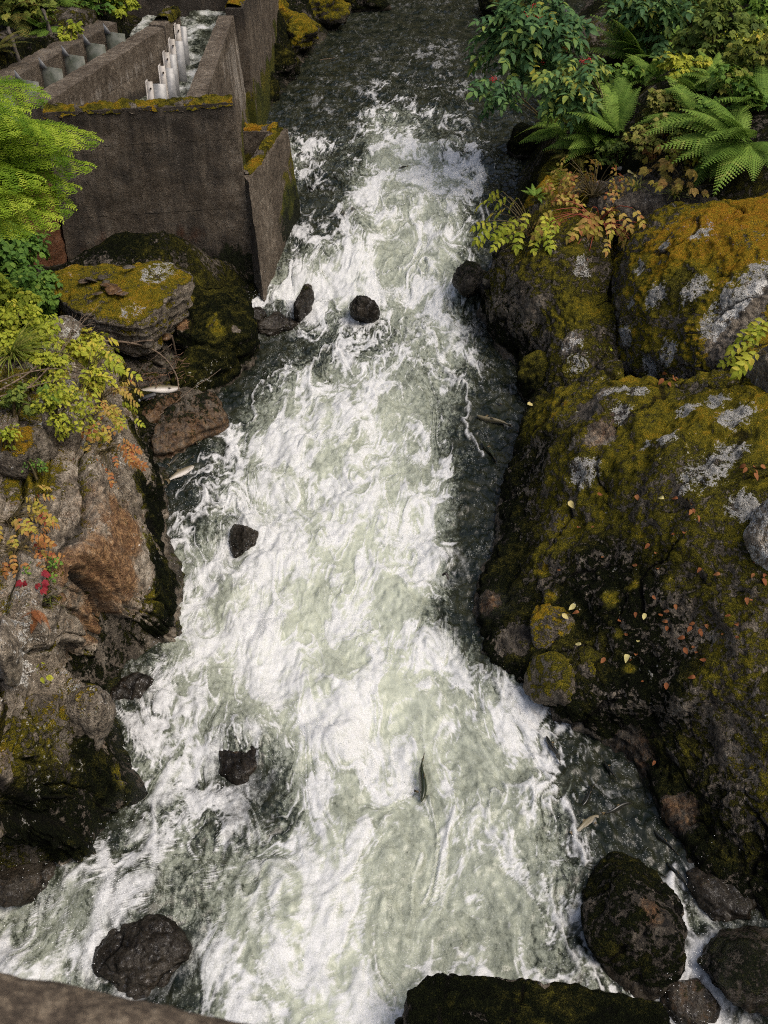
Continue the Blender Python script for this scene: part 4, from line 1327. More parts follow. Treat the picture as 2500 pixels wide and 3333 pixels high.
def a_front(V, A):
    z = V[:, 2]
    front = sst(-V[:, 1], -20.9, -20.2)
    A['dark'] += .40 + .35 * sst(z, 3.7, 4.4) + .25 * (1 - sst(z, 1.2, 2.2)) + fbm(V, .9, 3) * .2
    A['dark'] -= .35 * np.exp(-((V[:, 0] + 2.75) / .18) ** 2)
    A['moss'] += .95 * (1 - sst(z + fbm(V, 1.5, 2) * .3, 1.2, 1.95)) + .5 * sst(z, 4.2, 4.38)
    A['tone'][:] = .2 + .4 * sst(z, 3.8, 4.3)
    A['rust'] += .25 * np.exp(-((z - 1.9) / .5) ** 2) + .1
    # construction joint and pale seep streaks
    A['pale'] += .16 * np.exp(-((z - 2.35) / .02) ** 2)


fz0, fz1 = .75, 4.33
B = [AX(-6.15, 20.15, fz0), AX(-2.52, 20.72, fz0), AX(-2.6, 21.25, fz0), AX(-6.15, 20.7, fz0)]
T = [AX(-6.05, 20.05, fz1), AX(-2.75, 20.58, fz1), AX(-2.78, 20.98, fz1), AX(-6.05, 20.45, fz1)]
conc_part('front_wall', B, T, LADDER, a_front, .045, .02)
moss_cap([(-6.1, 20.24, fz1), (-5.2, 20.39, fz1), (-4.2, 20.55, fz1), (-2.78, 20.78, fz1)], .215, LADDER, h=.03, tone=.68)


def a_stain(V, A):
    z = V[:, 2]
    A['rust'] += .85
    A['dark'] += .25 + .3 * (1 - sst(z, 1., 1.8))
    A['moss'] += .3 * (1 - sst(z, 1., 1.6))
    A['pale'] += .22


B = [AX(-7.6, 19.4, .9), AX(-6.17, 20.0, .9), AX(-6.17, 20.8, .9), AX(-7.6, 20.4, .9)]
T = [AX(-7.6, 19.5, 3.0), AX(-6.17, 20.06, 3.0), AX(-6.17, 20.8, 3.0), AX(-7.6, 20.4, 3.0)]
conc_part('stained_wall', B, T, LADDER, a_stain, .06, .06)['label'] = 'rust stained left return wall'


def a_low(V, A):
    z = V[:, 2]
    A['dark'] += -.15 + .3 * (1 - sst(z, .9, 1.3))
    A['pale'] += .3
    far = sst(V[:, 1], 21., 23.2)
    A['moss'] += (1.25 * far + .35) * (1 - sst(z + fbm(V, 2.2, 2) * .35, 1.35 + .35 * far, 1.8 + 1.0 * far))
    A['tone'][:] = .2 + .45 * sst(z + fbm(V, 2., 3) * .5, 1.3, 1.9)


def a_in(V, A):
    a_low(V, A)
    A['dark'] += .2


lz = 2.93
B = [AX(-2.40, 20.30, .4), AX(-1.76, 23.3, .4), AX(-2.12, 23.4, .4), AX(-2.62, 20.7, .4)]
T = [AX(-2.56, 20.52, lz - .05), AX(-2.0, 23.3, lz), AX(-2.36, 23.35, lz), AX(-2.74, 20.9, lz - .05)]
conc_part('low_wall', B, T, LADDER, a_low, .045, .018, 3.)
moss_cap([(-2.66, 20.85, lz - .03), (-2.5, 21.5, lz), (-2.35, 22.4, lz), (-2.2, 23.25, lz)], .12, LADDER, h=.04, tone=.72, seed=3.)
B = [AX(-2.9, 23.12, .4), AX(-2.34, 23.12, .4), AX(-2.34, 23.5, .4), AX(-2.9, 23.5, .4)]
T = [AX(-2.93, 23.12, lz + .004), AX(-2.37, 23.12, lz + .004), AX(-2.37, 23.46, lz + .004), AX(-2.93, 23.46, lz + .004)]
conc_part('return_wall', B, T, LADDER, a_in, .05, .015, 4.)
moss_cap([(-2.9, 23.3, lz + .01), (-2.6, 23.3, lz + .01), (-2.22, 23.28, lz + .01)], .16, LADDER, h=.04, tone=.8, seed=5.)


def a_right(V, A):
    z = V[:, 2]
    out = sst(V[:, 0], -3.5, -3.35)
    A['pale'] += out * (.52 * sst(V[:, 1] + (z - 3.6) * 1.2, 22.6, 25.6) * (1 - sst(z, 3.9, 4.15)))  # sunlit part of the river face painted pale beyond a slanting shadow edge
    A['pale'] += .12
    A['dark'] += -.05 + out * .25 * (1 - sst(V[:, 1], 22.5, 24.5)) + .3 * (1 - sst(z, 1.4, 2.2))  # shadowed near end of that face painted darker, plus a darker base
    A['moss'] += 1.15 * (1 - sst(z + fbm(V, 1.4, 3) * .6 - .7 * sst(V[:, 1], 22, 26), 1.2, 1.9))
    A['tone'][:] = .55 + .15 * fbm(V, 1.5, 2)


B = [AX(-3.30, 20.9, .4), AX(-3.12, 27.0, .4), AX(-3.78, 27.0, .4), AX(-3.72, 20.9, .4)]
T = [AX(-3.34, 20.9, 4.22), AX(-3.42, 27.0, 4.22), AX(-3.76, 27.0, 4.22), AX(-3.70, 20.9, 4.22)]
conc_part('river_wall', B, T, LADDER, a_right, .06, .012, 5.)


def a_up(V, A):
    z = V[:, 2]
    A['dark'] += .3 + .5 * sst(z, 3.6, 4.4)
    A['pale'] += .1
    A['moss'] += 1.2 * (1 - sst(z + fbm(V, 1.4, 3) * .5, 2.0, 2.9))
    A['tone'][:] = .5 + .2 * fbm(V, 1.5, 2)


B = [AX(-2.98, 27.02, .4), AX(-2.90, 36.0, .4), AX(-3.8, 36.0, .4), AX(-3.8, 27.02, .4)]
T = [AX(-3.20, 27.02, 4.36), AX(-3.1, 36.0, 4.36), AX(-3.62, 36.0, 4.36), AX(-3.6, 27.02, 4.36)]
conc_part('upper_wall', B, T, LADDER, a_up, .07, .015, 6.)
moss_cap([(-3.42, 27.1, 4.37), (-3.4, 30, 4.37), (-3.38, 35.9, 4.37)], .2, LADDER, h=.06, tone=.75, seed=7.)


def a_mid(V, A):
    z = V[:, 2]
    A['pale'] += .55 * np.exp(-((z - 3.75) / .28) ** 2) * (1 - sst(z, 4.0, 4.15))
    A['dark'] += -.05 + .85 * (1 - sst(z + fbm(V, 1., 2) * .15, 3.15, 3.5))
    A['moss'] += .62 * np.exp(-((z - 3.32) / .12) ** 2)
    A['tone'][:] = .65


B = [AX(-6.3, 20.75, 1.), AX(-4.78, 26.05, 1.), AX(-5.3, 26.25, 1.), AX(-6.85, 21.0, 1.)]
T = [AX(-6.30, 20.85, 4.2), AX(-4.86, 26.05, 4.2), AX(-5.24, 26.2, 4.2), AX(-6.72, 21.0, 4.2)]
conc_part('middle_wall', B, T, LADDER, a_mid, .06, .012, 8.)
B = [AX(-4.74, 26.06, 1.), AX(-4.62, 27.5, 1.), AX(-5.05, 27.5, 1.), AX(-5.28, 26.22, 1.)]
T = [AX(-4.84, 26.06, 4.23), AX(-4.72, 27.5, 4.23), AX(-5.02, 27.5, 4.23), AX(-5.22, 26.22, 4.23)]
conc_part('middle_wall', B, T, LADDER, a_mid, .06, .012, 9.)
moss_cap([(-4.98, 26.5, 4.24), (-4.9, 27.0, 4.24), (-4.87, 27.45, 4.24)], .19, LADDER, h=.06, tone=.62, seed=11.)


def a_left(V, A):
    z = V[:, 2]
    A['dark'] += .28 + .2 * (1 - sst(z, 3.6, 4.2))
    A['rust'] += .2


B = [AX(-7.7, 20.0, 1.), AX(-5.85, 25.7, 1.), AX(-6.4, 26.0, 1.), AX(-8.3, 20.3, 1.)]
T = [AX(-7.62, 20.0, 4.4), AX(-5.80, 25.7, 4.4), AX(-6.25, 25.95, 4.4), AX(-8.1, 20.25, 4.4)]
conc_part('bank_wall', B, T, LADDER, a_left, .06, .015, 10.)


def a_back(V, A):
    A['dark'] += .75
    A['moss'] += .35
    A['tone'][:] = .15


B = [AX(-9.5, 30.6, 1.), AX(-3.82, 30.6, 1.), AX(-3.82, 31.2, 1.), AX(-9.5, 31.2, 1.)]
T = [AX(-9.5, 30.9, 7.5), AX(-3.64, 30.9, 7.5), AX(-3.64, 31.3, 7.5), AX(-9.5, 31.3, 7.5)]
conc_part('back_wall', B, T, LADDER, a_back, .1, .03, 11.)

STEEL = simple_mat('galvanised_steel', (.2, .205, .205), (.33, .33, .325), 9., .5, .5, .25, .1)
WHITE = simple_mat('white_painted_angle', (.34, .31, .27), (.5, .47, .43), 7., .55, .4, 0., .1)
OLIVE = simple_mat('algae_coated_steel', (.07, .08, .055), (.17, .175, .145), 6., .6, .4, .0, .1)
BOLT = simple_mat('rusty_bolt', (.03, .022, .016), (.08, .05, .03), 60., .6)


def boxv(lo, hi):
    lo, hi = np.array(lo, float), np.array(hi, float)
    V = np.array([[x, y, z] for x in (0, 1) for y in (0, 1) for z in (0, 1)]) * (hi - lo) + lo
    F = np.array([[0, 1, 3, 2], [4, 6, 7, 5], [0, 4, 5, 1], [2, 3, 7, 6], [0, 2, 6, 4], [1, 5, 7, 3]])
    return V, F


def joinb(parts):
    VV, FF, c = [], [], 0
    for V, F in parts:
        VV.append(V)
        FF.append(np.asarray(F) + c)
        c += len(V)
    return np.concatenate(VV), np.concatenate(FF)


# baffles on the near channel: steel plate (> white angle, bolts)
for i, (px, y, zt, wd) in enumerate([(484, 23.0, 3.95, .34), (532, 23.9, 3.99, .26), (551, 24.75, 4.02, .22), (574, 25.6, 4.06, .26), (597, 26.7, 4.08, .22)]):
    x0 = PY(px - 10, 200, y)[0]
    base = 2.6
    V, F = boxv((x0, y, base), (x0 + wd, y + .018, zt - .02))
    pl = wmesh('baffle_plate', V, F, STEEL, None, LADDER, False)
    V, F = joinb([boxv((x0 - .035, y - .024, base + .1), (x0 + .085, y - .004, zt + .03)), boxv((x0 - .06, y - .024, base + .1), (x0 - .037, y + .16, zt + .03))])
    an = wmesh('angle_post', V, F, WHITE, None, LADDER, False)
    an.parent = pl
    for q in range(3):
        zz = zt - .1 - q * .42
        th = np.linspace(0, 2 * math.pi, 7)[:-1]
        ring = np.stack([x0 + .04 + .02 * np.cos(th), np.full(6, y - .05), zz + .02 * np.sin(th)], 1)
        ring2 = ring + np.array([0, .03, 0])
        V = np.concatenate([ring, ring2])
        F = [tuple(range(6))] + [(k, (k + 1) % 6, 6 + (k + 1) % 6, 6 + k) for k in range(6)]
        bo = wmesh('bolt', V, F, BOLT, None, LADDER, False)
        bo.parent = pl
# baffles on the bank channel: olive plates on the bank wall
for i in range(7):
    f = (i + .35) / 7
    a = np.array([-7.62, 20.0, 0]) * (1 - f) + np.array([-5.80, 25.7, 0]) * f
    tdir = np.array([1.82, 5.7, 0])
    tdir /= np.linalg.norm(tdir)
    nd = np.array([tdir[1], -tdir[0], 0])
    zt = 4.36
    p0 = a + nd * .012
    p1 = a + nd * .5 - tdir * .05
    th = tdir * .015
    V = np.array([p0 + [0, 0, 2.4], p1 + [0, 0, 2.4], p1 + [0, 0, zt], p0 + [0, 0, zt], p0 + th + [0, 0, 2.4], p1 + th + [0, 0, 2.4], p1 + th + [0, 0, zt], p0 + th + [0, 0, zt]])
    F = np.array([[0, 1, 2, 3], [5, 4, 7, 6], [4, 0, 3, 7], [1, 5, 6, 2], [3, 2, 6, 7], [4, 5, 1, 0]])
    pl = wmesh('baffle_plate', V, F, OLIVE, None, LADDER, False)
    # little triangular bracket on top of the wall face
    q0 = a + nd * .012 - tdir * .02
    V = np.array([q0 + [0, 0, zt - .05], q0 + nd * .16 + [0, 0, zt - .02], q0 + [0, 0, zt + .17], q0 - tdir * .012 + [0, 0, zt - .05], q0 - tdir * .012 + nd * .16 + [0, 0, zt - .02], q0 - tdir * .012 + [0, 0, zt + .17]])
    br = wmesh('bracket', V, [(0, 1, 2), (5, 4, 3), (0, 3, 4, 1), (1, 4, 5, 2), (2, 5, 3, 0)], STEEL, None, LADDER, False)
    br.parent = pl


def small_water(name, corners, label, wlev, seed):
    c = np.array(corners, float)
    nu, nv = 70, 150
    u = np.linspace(0, 1, nu)[:, None, None]
    v = np.linspace(0, 1, nv)[None, :, None]
    V = (c[0] * (1 - u) * (1 - v) + c[1] * u * (1 - v) + c[2] * u * v + c[3] * (1 - u) * v).reshape(-1, 3)
    n = fbm(V, 2.2, 4, seed)
    V[:, 2] += .05 * n + .02 * fbm(V, 8, 2, seed)
    foam = np.clip(wlev + .9 * fbm(V, 1.6, 3, seed + 4), 0, 1)
    F = gridfaces(nu, nv)
    if vnormals(V, F)[:, 2].mean() < 0:
        F = F[:, ::-1]
    o = wmesh(name, V, F, bpy.data.materials['rapid_water'], dict(foam=foam, milk=np.full(len(V), .25) + .3 * foam, warp=V * np.array([1, .7, 0]), act=foam))
    tag(o, label, kind='structure')


small_water('ladder_water', [(-5.6, 21.5, 3.0), (-3.72, 21.5, 3.0), (-3.72, 30.7, 3.4), (-5.0, 30.7, 3.4)], 'churning water in the near channel of the fish ladder', .22, 3.)
small_water('ladder_water', [(-7.4, 21.0, 2.6), (-6.5, 21.0, 2.6), (-4.95, 30.7, 3.25), (-6.2, 30.7, 3.25)], 'pale water in the bank side channel of the fish ladder', .18, 9.)
small_water('ladder_water', [(-3.2, 21.2, 1.15), (-2.5, 21.2, 1.15), (-2.3, 24.6, 1.3), (-3.2, 24.6, 1.3)], 'foaming water behind the low concrete wall', .7, 14.)

# ================================================================== standing points on the built surfaces
_SV = np.concatenate([v for v, f in ROCKSURF] + [GV[(np.abs(GV[:, 0]) < 14) & (GV[:, 1] > 3) & (GV[:, 1] < 55)]])


def to_px(V):
    d = V - np.array([0, 0, CAMH])
    dep = d[:, 1] * CP - d[:, 2] * SP
    up = d[:, 1] * SP + d[:, 2] * CP
    return 1250 + FPX * d[:, 0] / dep, 1666.5 - FPX * up / dep, dep


_SX, _SY, _SD = to_px(_SV)
_ok = _SD > 3
_SV, _SX, _SY, _SD = _SV[_ok], _SX[_ok], _SY[_ok], _SD[_ok]


def hit(px, py):
    for r in (9, 16, 30, 60, 120):
        m = np.where((np.abs(_SX - px) < r) & (np.abs(_SY - py) < r))[0]
        if len(m):
            i = m[np.argmin(_SD[m])]
            q = _SV[i]
            # slide to the exact pixel at that distance
            return PY(px, py, q[1])
    return P(px, py, 1.5)


def mpp(p):
    """metres per photo pixel at a point"""
    return (p[1] * CP + (CAMH - p[2]) * SP) / FPX


# ------------------------------------------------------------------ plant pieces
def blade(L, W, n=6, fold=.25, curl=.25, ser=0., tip=1.0):
    V, F = [], []
    for i in range(n + 1):
        t = i / n
        w = W * (math.sin(math.pi * min(1, t ** .75)) ** .9) * (1 + ser * (i % 2)) if 0 < i < n else W * .03
        z = -curl * L * t * t
        V += [(L * t, w, z + fold * w), (L * t, 0, z), (L * t, -w, z + fold * w)]
    for i in range(n):
        a = i * 3
        F += [(a, a + 1, a + 4, a + 3), (a + 1, a + 2, a + 5, a + 4)]
    return np.array(V), np.array(F)


def xf(V, az=0., el=0., roll=0., loc=(0, 0, 0), s=1.):
    M = np.array(Matrix.Rotation(az, 3, 'Z') @ Matrix.Rotation(-el, 3, 'Y') @ Matrix.Rotation(roll, 3, 'X'))
    return (V * s) @ M.T + np.array(loc)


def merge(parts):
    VV, FF, c = [], [], 0
    TT = []
    for k, p in enumerate(parts):
        V, F = p[0], p[1]
        VV.append(V)
        FF.append(F + c)
        TT.append(np.full(len(V), p[2] if len(p) > 2 else .5))
        c += len(V)
    return np.concatenate(VV), np.concatenate(FF), np.concatenate(TT)


def strip(p0, p1, w):
    p0, p1 = np.array(p0, float), np.array(p1, float)
    d = p1 - p0
    s = np.cross(d, [0, 0, 1.])
    s = s / (np.linalg.norm(s) + 1e-9) * w
    V = np.array([p0 + s, p0 - s, p1 - s * .6, p1 + s * .6])
    return V, np.array([[0, 1, 2, 3]])


def pinnate(pairs, L, lL, lW, seed, ser=.0, droop=.3, term=True, fold=.25):
    r = np.random.default_rng(seed)
    parts = []
    z = lambda t: -droop * L * t * t
    for i in range(5):
        parts.append((*strip((L * i / 5, 0, z(i / 5)), (L * (i + 1) / 5, 0, z((i + 1) / 5)), L * .008), .2))
    for i in range(pairs):
        t = .3 + .62 * i / max(1, pairs - 1) if pairs > 1 else .5
        for sgn in (1, -1):
            b = blade(lL * r.uniform(.85, 1.1) * (1 - .12 * abs(i - pairs * .4)), lW * r.uniform(.85, 1.1), 6, fold, r.uniform(.1, .45), ser)
            parts.append((xf(b[0], sgn * r.uniform(.85, 1.15), r.uniform(-.25, .1), sgn * r.uniform(-.1, .3), (L * t, 0, z(t))), b[1], r.random()))
    if term:
        b = blade(lL * 1.1, lW * 1.15, 6, fold, .35, ser)
        parts.append((xf(b[0], 0, -.3, 0, (L, 0, z(1))), b[1], r.random()))
    return merge(parts)


def ternate(L, lL, lW, seed, ser=.15):
    """three branches of three to five toothed leaflets"""
    r = np.random.default_rng(seed)
    parts = []
    for i in range(3):
        parts.append((*strip((L * .5 * i / 3, 0, 0), (L * .5 * (i + 1) / 3, 0, 0), L * .008), .2))
    for az, base, ln in ((0, .5, .5), (.95, .38, .42), (-.95, .38, .42)):
        V, F, T = pinnate(2 if az == 0 else 1, L * ln, lL, lW, int(r.integers(9999)), ser, .35)
        parts.append((xf(V, az, r.uniform(-.3, .05), 0, (L * base, 0, 0)), F, T))
    VV, FF, TT, c = [], [], [], 0
    for p in parts:
        VV.append(p[0]); FF.append(p[1] + c); c += len(p[0])
        TT.append(p[2] if isinstance(p[2], np.ndarray) else np.full(len(p[0]), p[2]))
    return np.concatenate(VV), np.concatenate(FF), np.concatenate(TT)


def lobed(L, seed):
    """palmate leaf with five pointed lobes"""
    r = np.random.default_rng(seed)
    parts = []
    for az, s in ((0, 1), (.75, .8), (-.75, .8), (1.5, .5), (-1.5, .5)):
        b = blade(L * s, L * s * .3, 5, .2, .3, .1)
        parts.append((xf(b[0], az, r.uniform(-.15, .05)), b[1], .5))
    return merge(parts)


def frond(seed, npair=22, droop=.55, wid=.2):
    r = np.random.default_rng(seed)
    parts = []
    pos = lambda t: np.array([t * (1 - .12 * t), .03 * math.sin(t * 3 + seed), -droop * t ** 2.2 + .02])
    for i in range(10):
        parts.append((*strip(pos(i / 10), pos((i + 1) / 10), .006 * (1 - i / 12)), .1))
    for i in range(npair):
        t = .14 + .86 * i / npair
        w = wid * ((t / .38) ** .6 if t < .38 else (1 - (t - .38) / .64) ** .85)
        sl = -droop * 2.2 * t ** 1.2
        for sg in (1, -1):
            a0 = pos(t)
            d = np.array([.32, sg * 1., -.22 + sl * .3])
            d /= np.linalg.norm(d)
            f = np.array([1, 0, sl])
            f /= np.linalg.norm(f)
            tint = np.clip(.5 + r.normal() * .18, 0, 1)
            npn = max(3, int(9 * w / wid))
            V, F = [], []
            for k in range(npn):
                u = (k + .3) / npn
                pw = (.030 * (1 - u) ** .7 + .004) * (w / wid) ** .5
                c = a0 + d * w * u + np.array([0, 0, -.10 * w * u * u])
                hw = w / npn * .50
                b = len(V)
                # forward and backward pinnule
                for s2 in (1, -1):
                    tipp = c + f * s2 * pw + d * hw * .5 + np.array([0, 0, -.02 * w])
                    b = len(V)
                    V += [c - d * hw, tipp - d * hw * .5, tipp + d * hw * .3, c + d * hw]
                    F.append((b, b + 1, b + 2, b + 3) if s2 * sg > 0 else (b + 3, b + 2, b + 1, b))
            parts.append((np.array(V), np.array(F), tint))
    return merge(parts)


def spray_bough(seed):
    """hemlock bough: flat feathery sprays of short needles on a drooping axis"""
    r = np.random.default_rng(seed)
    V, F, T = [], [], []

    def needle_twig(p, d, L, tint):
        up = np.array([0, 0, 1.])
        s = np.cross(d, up)
        s /= np.linalg.norm(s) + 1e-9
        n = max(4, int(L / .019))
        for k in range(n):
            u = k / n
            c = p + d * L * u + np.array([0, 0, -.25 * L * u * u])
            ln = .026 * (1 - .5 * u)
            for sg in (1, -1):
                tp = c + s * sg * ln + d * ln * .55 + up * r.uniform(-.006, .006)
                b = len(V)
                hw = d * .0052
                V.extend([c - hw, c + hw, tp + hw * .6, tp - hw * .6])
                F.append((b, b + 1, b + 2, b + 3))
                T.extend([tint] * 4)
    pos = lambda t: np.array([t, .05 * math.sin(t * 4 + seed), -.22 * t ** 2])
    for i in range(17):
        t = .12 + .88 * i / 17
        L = .40 * (1 - t) ** .75 + .07
        d0 = pos(min(1, t + .04)) - pos(t - .04)
        d0 /= np.linalg.norm(d0)
        for sg in (1, -1):
            d = np.array([math.cos(.85) * d0[0], sg * math.sin(.85), d0[2] - .12]) + r.normal(size=3) * .07
            d /= np.linalg.norm(d)
            tint = r.uniform(.25, 1.) * (.75 + .25 * t)
            needle_twig(pos(t), d, L, tint)
            m = int(L / .085)
            for k in range(m):
                u = (k + .6) / (m + .3)
                p = pos(t) + d * L * u + np.array([0, 0, -.25 * L * u * u])
                s = np.cross(d, [0, 0, 1.])
                s /= np.linalg.norm(s)
                for s2 in (1, -1):
                    dd = d * .75 + s * s2 * .6 + np.array([0, 0, -.1]) + r.normal(size=3) * .06
                    dd /= np.linalg.norm(dd)
                    needle_twig(p, dd, L * .40 * (1 - u * .65) + .02, tint)
    needle_twig(pos(.96), np.array([1, 0, -.4]) / 1.08, .1, .9)
    return np.array(V), np.array(F), np.array(T)


def tube(pts, r0, r1, sides=5, n=None):
    L = catmull(np.array(pts, float), n or max(6, len(pts) * 5), 0)
    T = np.gradient(L, axis=0)
    T /= np.linalg.norm(T, axis=1)[:, None] + 1e-9
    ref = np.array([.3, .2, 1.])
    S = np.cross(T, ref)
    S /= np.linalg.norm(S, axis=1)[:, None] + 1e-9
    U = np.cross(S, T)
    th = np.linspace(0, 2 * math.pi, sides + 1)[:-1]
    rr = np.linspace(r0, r1, len(L))
    V = L[:, None, :] + rr[:, None, None] * (S[:, None, :] * np.cos(th)[None, :, None] + U[:, None, :] * np.sin(th)[None, :, None])
    return V.reshape(-1, 3), gridfaces(len(L), sides, True)


ELDER = leaf_mat('elder_leaf', [(.0, (.02, .055, .022)), (.4, (.06, .13, .05)), (.62, (.11, .2, .06)), (.8, (.26, .3, .05)), (.95, (.48, .38, .05))], .45, .25)
FERN = leaf_mat('fern_leaf', [(.0, (.04, .08, .015)), (.4, (.11, .2, .03)), (.75, (.2, .31, .05)), (1., (.34, .38, .09))], .55, .3)
FERNDULL = leaf_mat('dull_fern_leaf', [(.0, (.03, .05, .012)), (.4, (.085, .11, .025)), (.75, (.2, .17, .04)), (1., (.26, .15, .04))], .55, .3)
HEML = leaf_mat('hemlock_needle', [(.0, (.02, .05, .007)), (.4, (.1, .19, .014)), (.75, (.23, .34, .025)), (1.1, (.38, .47, .05))], .5, .35, .75)
YG = leaf_mat('yellow_green_leaf', [(.0, (.09, .14, .016)), (.4, (.26, .32, .03)), (.75, (.44, .45, .05)), (1., (.56, .42, .07))], .5, .35)
YO = leaf_mat('yellow_orange_leaf', [(.0, (.17, .19, .025)), (.4, (.38, .34, .05)), (.7, (.45, .3, .085)), (.9, (.36, .15, .055)), (1.05, (.2, .04, .025))], .5, .35)
ORANGE = leaf_mat('orange_leaf', [(.0, (.4, .28, .05)), (.5, (.42, .22, .07)), (.85, (.34, .12, .045)), (1.05, (.18, .035, .02))], .5, .3)
RED = leaf_mat('red_leaf', [(.0, (.22, .03, .02)), (.6, (.26, .025, .035)), (1., (.14, .01, .03))], .45, .3)
GREEN = leaf_mat('green_leaf', [(.0, (.03, .07, .014)), (.45, (.08, .17, .03)), (.8, (.17, .28, .04)), (1., (.3, .36, .06))], .5, .3)
OLIVEG = leaf_mat('olive_leaf', [(.0, (.03, .05, .012)), (.45, (.1, .15, .03)), (.75, (.2, .24, .04)), (1., (.36, .32, .06))], .5, .3)
PINK = leaf_mat('fading_leaf', [(.0, (.09, .12, .02)), (.5, (.22, .25, .045)), (.85, (.34, .27, .09)), (1.05, (.3, .12, .06))], .5, .3)
DRY = leaf_mat('dry_leaf', [(.0, (.07, .022, .01)), (.5, (.2, .07, .025)), (1., (.32, .15, .06))], .6, .15)
GRASS = leaf_mat('grass_blade', [(.0, (.06, .1, .015)), (.5, (.16, .21, .03)), (.8, (.32, .3, .08)), (1., (.42, .32, .12))], .5, .3)
TWIG = simple_mat('dead_twig', (.05, .036, .026), (.2, .15, .105), 30., .8, .2)
STEM = simple_mat('plant_stem', (.04, .035, .015), (.12, .09, .04), 30., .7, .2)
REDSTEM = simple_mat('red_stem', (.18, .03, .02), (.26, .08, .04), 30., .6, .2)
BARK = simple_mat('grey_bark', (.04, .035, .028), (.16, .14, .12), 12., .85, .2, 0, .6)
BERRY = simple_mat('red_berry', (.3, .012, .012), (.42, .02, .02), 40., .3, .5)

LIB = {}


def lib(key, fn):
    """mesh data shared by alike leaves: (name, material) -> mesh"""
    if key not in LIB:
        V, F, T = fn()
        LIB[key] = mesh_data(key[0], V, F, key[2], dict(tint=T))
    return LIB[key]


FROND = [frond(i, 22, .30 + .12 * i, .19 + .02 * (i % 2)) for i in range(3)]


def place(o, p, d, up=(0, 0, 1), s=1., roll=0.):
    """local +X along d, +Z near up"""
    x = Vector([float(v) for v in d]).normalized()
    z = Vector([float(v) for v in up])
    y = z.cross(x)
    if y.length < 1e-4:
        y = Vector((0, 1, 0))
    y.normalize()
    z = x.cross(y)
    M = Matrix((x, y, z)).transposed()
    if roll:
        M = M @ Matrix.Rotation(roll, 3, 'X')
    o.rotation_euler = M.to_euler()
    o.location = Vector([float(v) for v in p])
    o.scale = (s, s, s)


def fern(px, py, size, n, label, mat=FERN, face=None, spread=math.pi, el=(.35, 1.0), seed=0, group='ferns', lift=0.):
    r = np.random.default_rng(seed + 100)
    p = hit(px, py)
    L = size * mpp(p)
    root = empty('fern', p, label, 'fern', group)
    for i in range(int(n * 1.35)):
        k = int(r.integers(3))
        me = lib(('frond', k, mat), lambda: FROND[k])
        o = ob('frond', me, root)
        az = (face if face is not None else 0) + (r.uniform(-spread, spread) if i else 0)
        e = r.uniform(*el)
        d = (math.cos(az) * math.cos(e), math.sin(az) * math.cos(e), math.sin(e))
        place(o, (r.normal() * .03, r.normal() * .03, lift), d, (0, 0, 1), L * r.uniform(.6, 1.05), r.uniform(-.4, .4))
    return root


def herb(px, py, size, n, label, mat, kind='ternate', leafs=(.42, .6), face=None, spread=math.pi, el=(.1, 1.1), seed=0, group='leafy plants on the rocks', name='leafy_plant', cat='plant', stemmat=None, hang=0.):
    """stalked plant: each compound leaf is a part"""
    r = np.random.default_rng(seed + 500)
    p = hit(px, py)
    L = size * mpp(p)
    root = empty(name, p, label, cat, group)
    st = []
    for i in range(n):
        az = (face if face is not None else 0) + r.uniform(-spread, spread)
        e = r.uniform(*el)
        d = np.array([math.cos(az) * math.cos(e), math.sin(az) * math.cos(e), math.sin(e)])
        ln = L * r.uniform(.35, 1.0)
        a = np.array([r.normal() * .02, r.normal() * .02, 0])
        tip = a + d * ln + np.array([0, 0, -hang * ln])
        mid = a + d * ln * .5 + np.array([0, 0, .12 * ln])
        st.append(tube([a, mid, tip], L * .012, L * .006, 4, 6))
        k = int(r.integers(4))
        if kind == 'ternate':
            fn = lambda: ternate(1., .27, .095, 40 + k)
        elif kind == 'pinnate':
            fn = lambda: pinnate(3, 1., .42, .11, 60 + k, .08)
        elif kind == 'lobed':
            fn = lambda: lobed(1., 80 + k)
        else:
            fn = lambda: (lambda b: (b[0], b[1], np.full(len(b[0]), .5)))(blade(1., .3, 6, .25, .3, .06))
        me = lib(('leaf', kind + str(k), mat), fn)
        o = ob('leaf', me, root)
        dd = np.array([d[0], d[1], -.15 - .45 * r.random() - hang])
        upv = np.array([0.1, -.45, 1.]) + r.normal(size=3) * .25
        place(o, tip, dd, upv, L * r.uniform(*leafs), r.uniform(-.3, .3))
    V, F = joinb(st)
    me = mesh_data('stem', V, F, stemmat or STEM)
    ob('stem', me, root)
    return root


